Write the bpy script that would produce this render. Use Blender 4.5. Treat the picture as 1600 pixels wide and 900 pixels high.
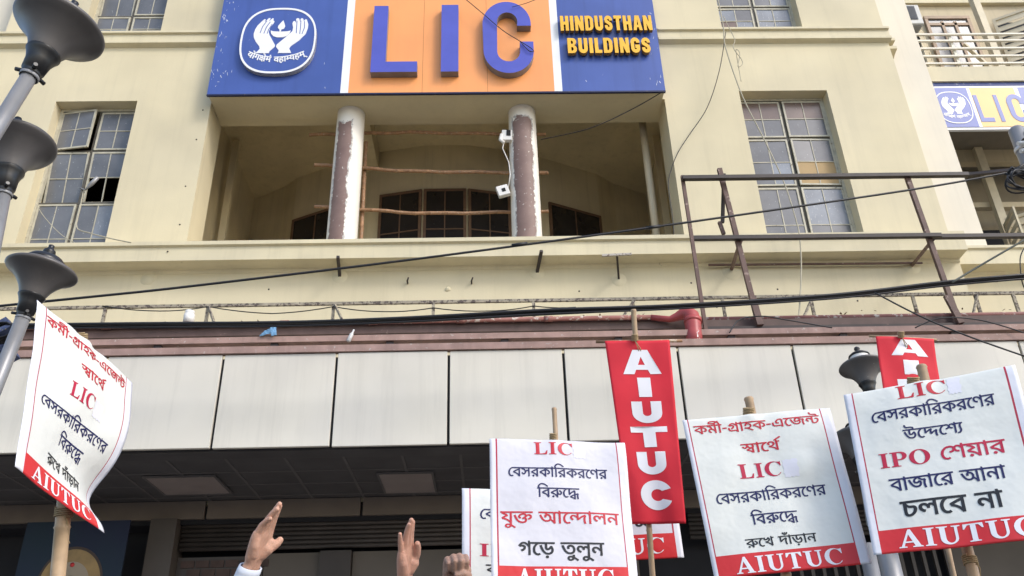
import bpy, bmesh, math, random
from mathutils import Vector, Matrix, noise
from mathutils.geometry import delaunay_2d_cdt
import numpy as np

for _o in list(bpy.data.objects):
    bpy.data.objects.remove(_o)
SC = bpy.context.scene
COL = SC.collection
random.seed(7)
rad = math.radians

# ------------------------------------------------------------------ camera
F = 1350.0                                   # focal length in pixels of the 1600 px wide photograph
CAM = Vector((0, 0, 1.55))
PITCH, YAW, ROLL = rad(28.45), rad(2.0), rad(-1.83)
_f = Vector((math.sin(YAW)*math.cos(PITCH), math.cos(YAW)*math.cos(PITCH), math.sin(PITCH)))
_r = Vector((math.cos(YAW), -math.sin(YAW), 0))
_u = _r.cross(_f)
RT = math.cos(ROLL)*_r + math.sin(ROLL)*_u
UP = -math.sin(ROLL)*_r + math.cos(ROLL)*_u
FW = _f
cam_data = bpy.data.cameras.new('camera')
cam_data.sensor_width = 36.0
cam_data.lens = 36.0*F/1600.0
cam_data.clip_end = 3000
cam = bpy.data.objects.new('camera', cam_data)
COL.objects.link(cam)
cam.matrix_world = Matrix(((RT.x, UP.x, -FW.x, CAM.x), (RT.y, UP.y, -FW.y, CAM.y), (RT.z, UP.z, -FW.z, CAM.z), (0, 0, 0, 1)))
SC.camera = cam

# ------------------------------------------------------------------ sky, sun, exposure
TO_SUN = Vector((0.58, -0.52, 0.63)).normalized()
SUN_EL = math.asin(TO_SUN.z)
SUN_AZ = math.atan2(TO_SUN.x, TO_SUN.y)
world = bpy.data.worlds.new('World')
SC.world = world
world.use_nodes = True
wn = world.node_tree.nodes
bg = wn.get('Background') or wn.new('ShaderNodeBackground')
sky = wn.new('ShaderNodeTexSky')
sky.sky_type = 'NISHITA'
sky.sun_disc = False
sky.sun_elevation = SUN_EL
sky.sun_rotation = SUN_AZ
sky.dust_density = 1.6
sky.air_density = 1.0
sky.ozone_density = 0.6
world.node_tree.links.new(sky.outputs[0], bg.inputs[0])
bg.inputs[1].default_value = 0.15
sun_data = bpy.data.lights.new('sun', 'SUN')
sun_data.energy = 0.85
sun_data.angle = rad(14.0)
sun_data.color = (1.0, 0.975, 0.945)
sun = bpy.data.objects.new('sun', sun_data)
COL.objects.link(sun)
sun.rotation_euler = TO_SUN.to_track_quat('Z', 'Y').to_euler()
SC.view_settings.view_transform = 'Standard'
SC.view_settings.look = 'None'
SC.view_settings.gamma = 1.0
SC.view_settings.use_curve_mapping = False
SC.view_settings.exposure = 0.98

# ------------------------------------------------------------------ places read from the photograph
def ray(px, py):
    return FW + RT*((px-800.0)/F) - UP*((py-450.0)/F)
def W(px, py, Y):                            # the point of the upright plane y = Y seen at that pixel
    r = ray(px, py)
    return CAM + r*(Y/r.y)
def D(px, py, d):                            # the point at depth d along the view
    return CAM + ray(px, py)*d

# ------------------------------------------------------------------ materials
def lin(c):
    return tuple((x/255/12.92) if x <= 10 else ((x/255+0.055)/1.055)**2.4 for x in c)
MATS = {}
def mat(name, col, rough=0.6, metal=0.0, spec=0.4, var=0.12, scale=3.0, bump=0.0, bscale=60.0, streak=0.0, spots=None):
    """procedural paint: a base colour broken up by noise, upright streaks and optional worn spots"""
    if name in MATS: return MATS[name]
    m = bpy.data.materials.new(name); m.use_nodes = True
    nt = m.node_tree; N = nt.nodes; L = nt.links
    b = N['Principled BSDF']
    b.inputs['Roughness'].default_value = rough
    b.inputs['Metallic'].default_value = metal
    b.inputs['Specular IOR Level'].default_value = spec
    tc = N.new('ShaderNodeTexCoord')
    geo = N.new('ShaderNodeNewGeometry')
    n1 = N.new('ShaderNodeTexNoise'); n1.inputs['Scale'].default_value = scale; n1.inputs['Detail'].default_value = 6
    L.new(geo.outputs['Position'], n1.inputs['Vector'])
    r1 = N.new('ShaderNodeMapRange'); r1.inputs[1].default_value = 0.3; r1.inputs[2].default_value = 0.7
    r1.inputs[3].default_value = 1.0-var; r1.inputs[4].default_value = 1.0+var*0.6
    L.new(n1.outputs[0], r1.inputs[0])
    mx = N.new('ShaderNodeVectorMath'); mx.operation = 'SCALE'
    mx.inputs[0].default_value = col[:3]
    L.new(r1.outputs[0], mx.inputs['Scale'])
    out = mx.outputs[0]
    if streak > 0:
        nb = N.new('ShaderNodeTexNoise'); nb.inputs['Scale'].default_value = 0.55; nb.inputs['Detail'].default_value = 3
        L.new(geo.outputs['Position'], nb.inputs['Vector'])
        rb = N.new('ShaderNodeMapRange'); rb.inputs[1].default_value = 0.42; rb.inputs[2].default_value = 0.62; L.new(nb.outputs[0], rb.inputs[0])
        mb_ = N.new('ShaderNodeMix'); mb_.data_type = 'RGBA'; L.new(rb.outputs[0], mb_.inputs[0])
        L.new(out, mb_.inputs[6])
        tint = N.new('ShaderNodeVectorMath'); tint.operation = 'MULTIPLY'; L.new(out, tint.inputs[0]); tint.inputs[1].default_value = (0.93, 0.935, 0.96)
        L.new(tint.outputs[0], mb_.inputs[7]); out = mb_.outputs[2]
        mp = N.new('ShaderNodeMapping'); mp.inputs['Scale'].default_value = (5.0, 5.0, 0.25)
        L.new(geo.outputs['Position'], mp.inputs[0])
        n2 = N.new('ShaderNodeTexNoise'); n2.inputs['Scale'].default_value = 1.1; n2.inputs['Detail'].default_value = 8; n2.inputs['Roughness'].default_value = 0.7
        L.new(mp.outputs[0], n2.inputs['Vector'])
        r2 = N.new('ShaderNodeMapRange'); r2.inputs[1].default_value = 0.5; r2.inputs[2].default_value = 0.75
        r2.inputs[3].default_value = 1.0; r2.inputs[4].default_value = 1.0-streak*1.5
        L.new(n2.outputs[0], r2.inputs[0])
        m2 = N.new('ShaderNodeVectorMath'); m2.operation = 'SCALE'
        L.new(out, m2.inputs[0]); L.new(r2.outputs[0], m2.inputs['Scale']); out = m2.outputs[0]
    if spots:
        sc, th, scol = spots
        n3 = N.new('ShaderNodeTexNoise'); n3.inputs['Scale'].default_value = sc; n3.inputs['Detail'].default_value = 8
        n3.inputs['Roughness'].default_value = 0.65
        L.new(geo.outputs['Position'], n3.inputs['Vector'])
        r3 = N.new('ShaderNodeMapRange'); r3.inputs[1].default_value = th; r3.inputs[2].default_value = th+0.03
        L.new(n3.outputs[0], r3.inputs[0])
        m3 = N.new('ShaderNodeMix'); m3.data_type = 'RGBA'
        L.new(r3.outputs[0], m3.inputs[0]); L.new(out, m3.inputs[6]); m3.inputs[7].default_value = (*scol[:3], 1)
        out = m3.outputs[2]
    L.new(out, b.inputs['Base Color'])
    if bump > 0:
        n4 = N.new('ShaderNodeTexNoise'); n4.inputs['Scale'].default_value = bscale; n4.inputs['Detail'].default_value = 4
        L.new(geo.outputs['Position'], n4.inputs['Vector'])
        bp = N.new('ShaderNodeBump'); bp.inputs['Strength'].default_value = bump; bp.inputs['Distance'].default_value = 0.01
        L.new(n4.outputs[0], bp.inputs['Height']); L.new(bp.outputs[0], b.inputs['Normal'])
    MATS[name] = m
    return m

# ------------------------------------------------------------------ mesh builder
class MB:
    def __init__(s):
        s.v = []; s.f = []; s.mi = []; s.uv = []; s.sm = []
    def add(s, vs, fs, mi=0, uvs=None, smooth=False):
        b = len(s.v); s.v += [Vector(p) for p in vs]
        s.uv += list(uvs) if uvs else [(0.0, 0.0)]*len(vs)
        for f in fs:
            s.f.append([b+i for i in f]); s.mi.append(mi); s.sm.append(smooth)
    def box(s, a, b, mi=0):
        x0, x1 = sorted((a[0], b[0])); y0, y1 = sorted((a[1], b[1])); z0, z1 = sorted((a[2], b[2]))
        s.add([(x0,y0,z0),(x1,y0,z0),(x1,y1,z0),(x0,y1,z0),(x0,y0,z1),(x1,y0,z1),(x1,y1,z1),(x0,y1,z1)],
              [(0,3,2,1),(4,5,6,7),(0,1,5,4),(1,2,6,5),(2,3,7,6),(3,0,4,7)], mi)
    def hexa(s, q, thick, mi=0):             # a quad (4 points) given thickness along -normal
        q = [Vector(p) for p in q]
        n = (q[1]-q[0]).cross(q[3]-q[0]).normalized()*thick
        s.add(q+[p+n for p in q], [(3,2,1,0),(4,5,6,7),(0,1,5,4),(1,2,6,5),(2,3,7,6),(3,0,4,7)], mi)
    def bar(s, a, b, w, h, ref=(0, 0, 1), mi=0):   # rectangular bar from a to b
        a, b = Vector(a), Vector(b); d = (b-a).normalized(); r = Vector(ref)
        if abs(d.dot(r)) > 0.98: r = Vector((0, 1, 0))
        x = d.cross(r).normalized()*w/2; y = x.cross(d).normalized()*h/2
        p = [a-x-y, a+x-y, a+x+y, a-x+y]; q = [v+(b-a) for v in p]
        s.add(p+q, [(0,1,2,3),(7,6,5,4),(4,5,1,0),(5,6,2,1),(6,7,3,2),(7,4,0,3)], mi)
    def tube(s, pts, r, n=10, mi=0, cap=True, smooth=True):
        pts = [Vector(p) for p in pts]
        rr = r if isinstance(r, (list, tuple)) else [r]*len(pts)
        vs = []; fs = []; uv = []
        prev = None
        for i, p in enumerate(pts):
            d = (pts[min(i+1, len(pts)-1)]-pts[max(i-1, 0)]).normalized()
            if prev is None:
                t = Vector((0, 0, 1)) if abs(d.z) < 0.9 else Vector((0, -1, 0))
                x = t.cross(d).normalized()
            else:
                x = (prev - d*prev.dot(d)).normalized()
            prev = x; y = d.cross(x)
            for k in range(n):
                a = 2*math.pi*k/n
                vs.append(p + (x*math.cos(a)+y*math.sin(a))*rr[i]); uv.append((k/n, i/max(1, len(pts)-1)))
        for i in range(len(pts)-1):
            for k in range(n):
                fs.append((i*n+k, i*n+(k+1) % n, (i+1)*n+(k+1) % n, (i+1)*n+k))
        s.add(vs, fs, mi, uv, smooth)
        if cap:
            b = len(s.v)-len(vs)
            s.f.append([b+k for k in reversed(range(n))]); s.mi.append(mi); s.sm.append(False)
            s.f.append([b+(len(pts)-1)*n+k for k in range(n)]); s.mi.append(mi); s.sm.append(False)
    def lathe(s, base, axis, prof, n=40, mi=0, smooth=True):   # prof: (radius, distance along the axis)
        axis = Vector(axis).normalized(); base = Vector(base)
        t = Vector((0, 1, 0)) if abs(axis.y) < 0.9 else Vector((1, 0, 0))
        x = t.cross(axis).normalized(); y = axis.cross(x)
        vs = []; fs = []; uv = []
        for i, (r, h) in enumerate(prof):
            for k in range(n):
                a = 2*math.pi*k/n
                vs.append(base+axis*h+(x*math.cos(a)+y*math.sin(a))*max(r, 1e-4)); uv.append((k/n, h))
        for i in range(len(prof)-1):
            for k in range(n):
                fs.append((i*n+k, i*n+(k+1) % n, (i+1)*n+(k+1) % n, (i+1)*n+k))
        s.add(vs, fs, mi, uv, smooth)
    def build(s, name, mats, parent=None, loc=None):
        me = bpy.data.meshes.new(name)
        o = bpy.data.objects.new(name, me)
        COL.objects.link(o)
        if loc is not None: org = Vector(loc)
        elif parent is not None: org = wloc(parent)
        else: org = sum(s.v, Vector())/len(s.v)
        me.from_pydata([tuple(p-org) for p in s.v], [], s.f)
        if not isinstance(mats, (list, tuple)): mats = [mats]
        for m in mats: me.materials.append(m)
        me.polygons.foreach_set('material_index', s.mi)
        me.polygons.foreach_set('use_smooth', s.sm)
        ul = me.uv_layers.new(name='UVMap')
        for lp in me.loops: ul.data[lp.index].uv = s.uv[lp.vertex_index]
        me.update()
        if parent is not None:
            o.parent = parent; o.location = org-wloc(parent)
        else: o.location = org
        return o
def wloc(o):
    l = Vector(o.location)
    while o.parent: o = o.parent; l += o.location
    return l
def tag(o, label, cat, group=None, kind=None):
    if label: o['label'] = label
    if cat: o['category'] = cat
    if group: o['group'] = group
    if kind: o['kind'] = kind
    return o
def thing(name, loc, label, cat, group=None):
    o = bpy.data.objects.new(name, None); o.empty_display_size = 0.2
    COL.objects.link(o); o.location = Vector(loc)
    return tag(o, label, cat, group)

# ------------------------------------------------------------------ flat shapes: outlines -> filled triangles -> solids
def fill(polys, nonzero=True, grid=None):
    """triangles of the union of closed outlines; grid = spacing of extra inner points"""
    V = []; E = []
    for P in polys:
        Q = []
        for p in P:
            if not Q or (abs(p[0]-Q[-1][0])+abs(p[1]-Q[-1][1])) > 1e-6: Q.append(p)
        if len(Q) > 2 and abs(Q[0][0]-Q[-1][0])+abs(Q[0][1]-Q[-1][1]) < 1e-6: Q.pop()
        b = len(V); V += [Vector((p[0], p[1])) for p in Q]
        E += [(b+i, b+(i+1) % len(Q)) for i in range(len(Q))]
    segs = np.array([[*V[a], *V[b]] for a, b in E])
    if grid:
        xs = [v.x for v in V]; ys = [v.y for v in V]
        x = min(xs)
        while x < max(xs):
            y = min(ys)
            while y < max(ys):
                V.append(Vector((x+0.13*grid, y+0.17*grid))); y += grid
            x += grid
    r = delaunay_2d_cdt(V, E, [], 0, 1e-7)
    pv = [(p.x, p.y) for p in r[0]]; tri = []
    x0, y0, x1, y1 = segs.T
    for t in r[2]:
        cx = sum(pv[i][0] for i in t)/3; cy = sum(pv[i][1] for i in t)/3
        c = (y0 <= cy) != (y1 <= cy)
        xx = x0[c]+(cy-y0[c])/(y1[c]-y0[c])*(x1[c]-x0[c])
        hit = xx > cx
        wn_ = int(np.where(y1[c] > y0[c], 1, -1)[hit].sum()) if nonzero else int(hit.sum()) % 2
        if wn_ != 0:
            a, b, d = (pv[i] for i in t)
            if (b[0]-a[0])*(d[1]-a[1])-(b[1]-a[1])*(d[0]-a[0]) < 0: t = [t[0], t[2], t[1]]
            tri.append(tuple(t))
    used = sorted({i for t in tri for i in t}); mp = {k: i for i, k in enumerate(used)}
    return [pv[i] for i in used], [tuple(mp[i] for i in t) for t in tri]
def solid(mb, pv, tri, place, depth, mi=0, mside=None):
    """place(x, y, d): d = 0 the front face, d = depth the back"""
    n = len(pv); cnt = {}
    for t in tri:
        for i in range(3):
            e = (t[i], t[(i+1) % 3]); cnt[e] = cnt.get(e, 0)+1
    mb.add([place(x, y, 0) for x, y in pv], tri, mi)
    edge = [e for e in cnt if (e[1], e[0]) not in cnt]
    if depth > 0:
        mb.add([place(x, y, 0) for x, y in pv]+[place(x, y, depth) for x, y in pv],
               [(b, a, a+n, b+n) for a, b in edge], mi if mside is None else mside)
def arc(cx, cy, rx, ry, a0, a1, n=14):
    return [(cx+rx*math.cos(rad(a0+(a1-a0)*i/n)), cy+ry*math.sin(rad(a0+(a1-a0)*i/n))) for i in range(n+1)]
def ribbon(path, w):
    P = []; L = []; R = []
    for p in path:
        if not P or (Vector(p)-P[-1]).length > 1e-4: P.append(Vector(p))
    for i, p in enumerate(P):
        d0 = (p-P[i-1]).normalized() if i else None
        d1 = (P[i+1]-p).normalized() if i < len(P)-1 else None
        d0 = d0 or d1; d1 = d1 or d0
        n0 = Vector((-d0.y, d0.x)); n1 = Vector((-d1.y, d1.x)); n = (n0+n1).normalized()
        k = w/2/max(0.45, n.dot(n0))
        L.append(tuple(p+n*k)); R.append(tuple(p-n*k))
    return L+R[::-1]
def offset(P, ex, ey):                       # fatten a TrueType outline (filled on the right hand side)
    n = len(P); out = []
    for i in range(n):
        a, b, c = P[i-1], P[i], P[(i+1) % n]
        d0 = Vector((b[0]-a[0], b[1]-a[1])); d1 = Vector((c[0]-b[0], c[1]-b[1]))
        if d0.length < 1e-6 or d1.length < 1e-6: out.append(b); continue
        d0.normalize(); d1.normalize()
        nn = Vector((-d0.y-d1.y, d0.x+d1.x))
        if nn.length < 0.2: out.append(b); continue
        nn.normalize(); k = 1/max(0.6, nn.dot(Vector((-d0.y, d0.x))))
        out.append((b[0]+nn.x*k*ex, b[1]+nn.y*k*ey))
    return out
def unquad(s):
    """outline text 'x,y x,y* ...' with * for curve handles -> polyline"""
    q = []
    pts = []
    for w in s.split(' '):
        on = not w.endswith('*'); x, y = w.rstrip('*').split(',')
        pts.append((float(x), float(y), on))
    for i, a in enumerate(pts):
        b = pts[(i+1) % len(pts)]; q.append(a)
        if not a[2] and not b[2]: q.append(((a[0]+b[0])/2, (a[1]+b[1])/2, True))
    k = next(i for i, p in enumerate(q) if p[2]); q = q[k:]+q[:k]; P = []
    for i, p in enumerate(q):
        if p[2]: P.append(p[:2])
        else:
            a = q[i-1]; b = q[(i+1) % len(q)]
            for t in (0.33, 0.67):
                P.append(tuple((1-t)**2*a[j]+2*t*(1-t)*p[j]+t*t*b[j] for j in (0, 1)))
    return P
def word(key, ex=0.0, ey=0.0):               # polylines of an Indic line of writing, and its width
    x = 0.0; out = []
    for g in WORDS[key]:
        if g < 0: x += 330; continue
        adv, cs = GLYPHS[g].split('|')
        for c in cs.split(';'):
            P = unquad(c)
            if ex: P = offset(P, ex, ey)
            out.append([(a+x, b) for a, b in P])
        x += float(adv)
    return out, x
# serif capitals, cap height 100
SERIF = {
 'I': (46, [[(0,0),(46,0),(46,5),(34,8),(34,92),(46,95),(46,100),(0,100),(0,95),(12,92),(12,8),(0,5)]]),
 'L': (84, [[(0,0),(79,0),(84,32),(78,32),(68,11),(50,7),(35,7),(35,92),(48,95),(48,100),(0,100),(0,95),(12,92),(12,8),(0,5)]]),
 'T': (86, [[(20,0),(66,0),(66,5),(54,8),(54,93),(66,92),(79,72),(85,72),(83,100),(3,100),(1,72),(7,72),(20,92),(32,93),(32,8),(20,5)]]),
 'U': (98, [[(0,100),(0,95),(12,92)]+arc(49,34,37,36,180,360)+[(86,92),(98,95),(98,100),(62,100),(62,95),(74,92)]+arc(54.5,34,19.5,27,0,-180)+[(35,92),(47,95),(47,100)]]),
 'C': (96, [[(90,66),(93,66),(92,100),(87,95)]+arc(49,50,49,52,62,318)+[(88,22)]+arc(58,50,33,46,318,60)+[(82,80)]]),
 'A': (102, [[(0,0),(34,0),(34,5),(23,8),(29,26),(63,26),(69,8),(58,5),(58,0),(102,0),(102,5),(93,8),(58,102),(47,102),(11,8),(0,5)], [(32,34),(60,34),(46,74)]]),
 'P': (84, [[(0,0),(48,0),(48,5),(35,8),(35,43),(50,43)]+arc(50,71.5,34,28.5,-90,90)+[(0,100),(0,95),(12,92),(12,8),(0,5)], [(35,50),(46,50)]+arc(46,71.5,15,21.5,-90,90)+[(35,93)]]),
 'O': (104, [arc(52,50,52,52,0,352,44), arc(52,50,27,46,0,352,44)]),
}
def rct(x0, y0, x1, y1): return [(x0,y0),(x1,y0),(x1,y1),(x0,y1)]
# heavy sans capitals, cap height 100
BLOCK = {
 'H': (62, [[(0,0),(24,0),(24,40),(38,40),(38,0),(62,0),(62,100),(38,100),(38,60),(24,60),(24,100),(0,100)]]),
 'I': (25, [rct(0,0,25,100)]),
 'N': (64, [[(0,0),(22,0),(22,46),(40,0),(64,0),(64,100),(42,100),(42,54),(24,100),(0,100)]]),
 'D': (62, [[(0,0),(30,0)]+arc(30,32,32,32,-90,0)+arc(30,68,32,32,0,90)+[(0,100)], [(24,18),(30,18)]+arc(30,32,8,14,-90,0)+arc(30,68,8,14,0,90)+[(24,82)]]),
 'U': (62, [ribbon([(12,100)]+arc(31,31,19,20,180,360)+[(50,100)], 24)]),
 'S': (60, [ribbon([(48,66)]+arc(30,72,18,17,0,180)+[(14,62),(44,42)]+arc(30,28,18,17,20,-180)+[(12,35)], 22)]),
 'T': (58, [[(17,0),(41,0),(41,80),(58,80),(58,100),(0,100),(0,80),(17,80)]]),
 'A': (68, [[(0,0),(23,0),(27,20),(41,20),(45,0),(68,0),(50,100),(18,100)], [(29,36),(39,36),(34,76)]]),
 'B': (62, [[(0,0),(34,0)]+arc(34,27,28,27,-90,70)+arc(34,75,26,25,-60,90)+[(0,100)], [(24,16),(32,16)]+arc(32,28,7,12,-90,90)+[(24,40)], [(24,60),(32,60)]+arc(32,71,6,11,-90,90)+[(24,82)]]),
 'L': (48, [[(0,0),(48,0),(48,20),(24,20),(24,100),(0,100)]]),
 'G': (62, [ribbon([(50,66)]+arc(31,70,19,19,0,180)+arc(31,30,19,19,180,360)+[(50,42),(30,42)], 23)]),
 'C': (62, [ribbon([(50,64)]+arc(31,69,19,19,0,180)+arc(31,31,19,19,180,360)+[(50,36)], 24)]),
}
WIDE = {
 'A': (110, [[(0,0),(32,0),(38,18),(72,18),(78,0),(110,0),(76,100),(34,100)], [(45,38),(65,38),(55,72)]]),
 'I': (44, [rct(0,0,44,100)]),
 'U': (90, [[(0,100)]+arc(45,46,45,46,180,360,22)+[(90,100),(58,100)]+arc(45,46,13,14,0,-180,12)+[(32,100)]]),
 'T': (112, [[(37,0),(75,0),(75,72),(112,72),(112,100),(0,100),(0,72),(37,72)]]),
 'C': (98, [arc(50,50,50,50,25,335,30)+arc(53,50,20,20,318,42,16)]),
}
def caps(text, face, gap=8, space=40):
    x = 0.0; out = []
    for ch in text:
        if ch == ' ': x += space; continue
        w, cs = face[ch]
        out.append([[(a+x, b) for a, b in c] for c in cs]); x += w+gap
    return out, x-gap
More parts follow.
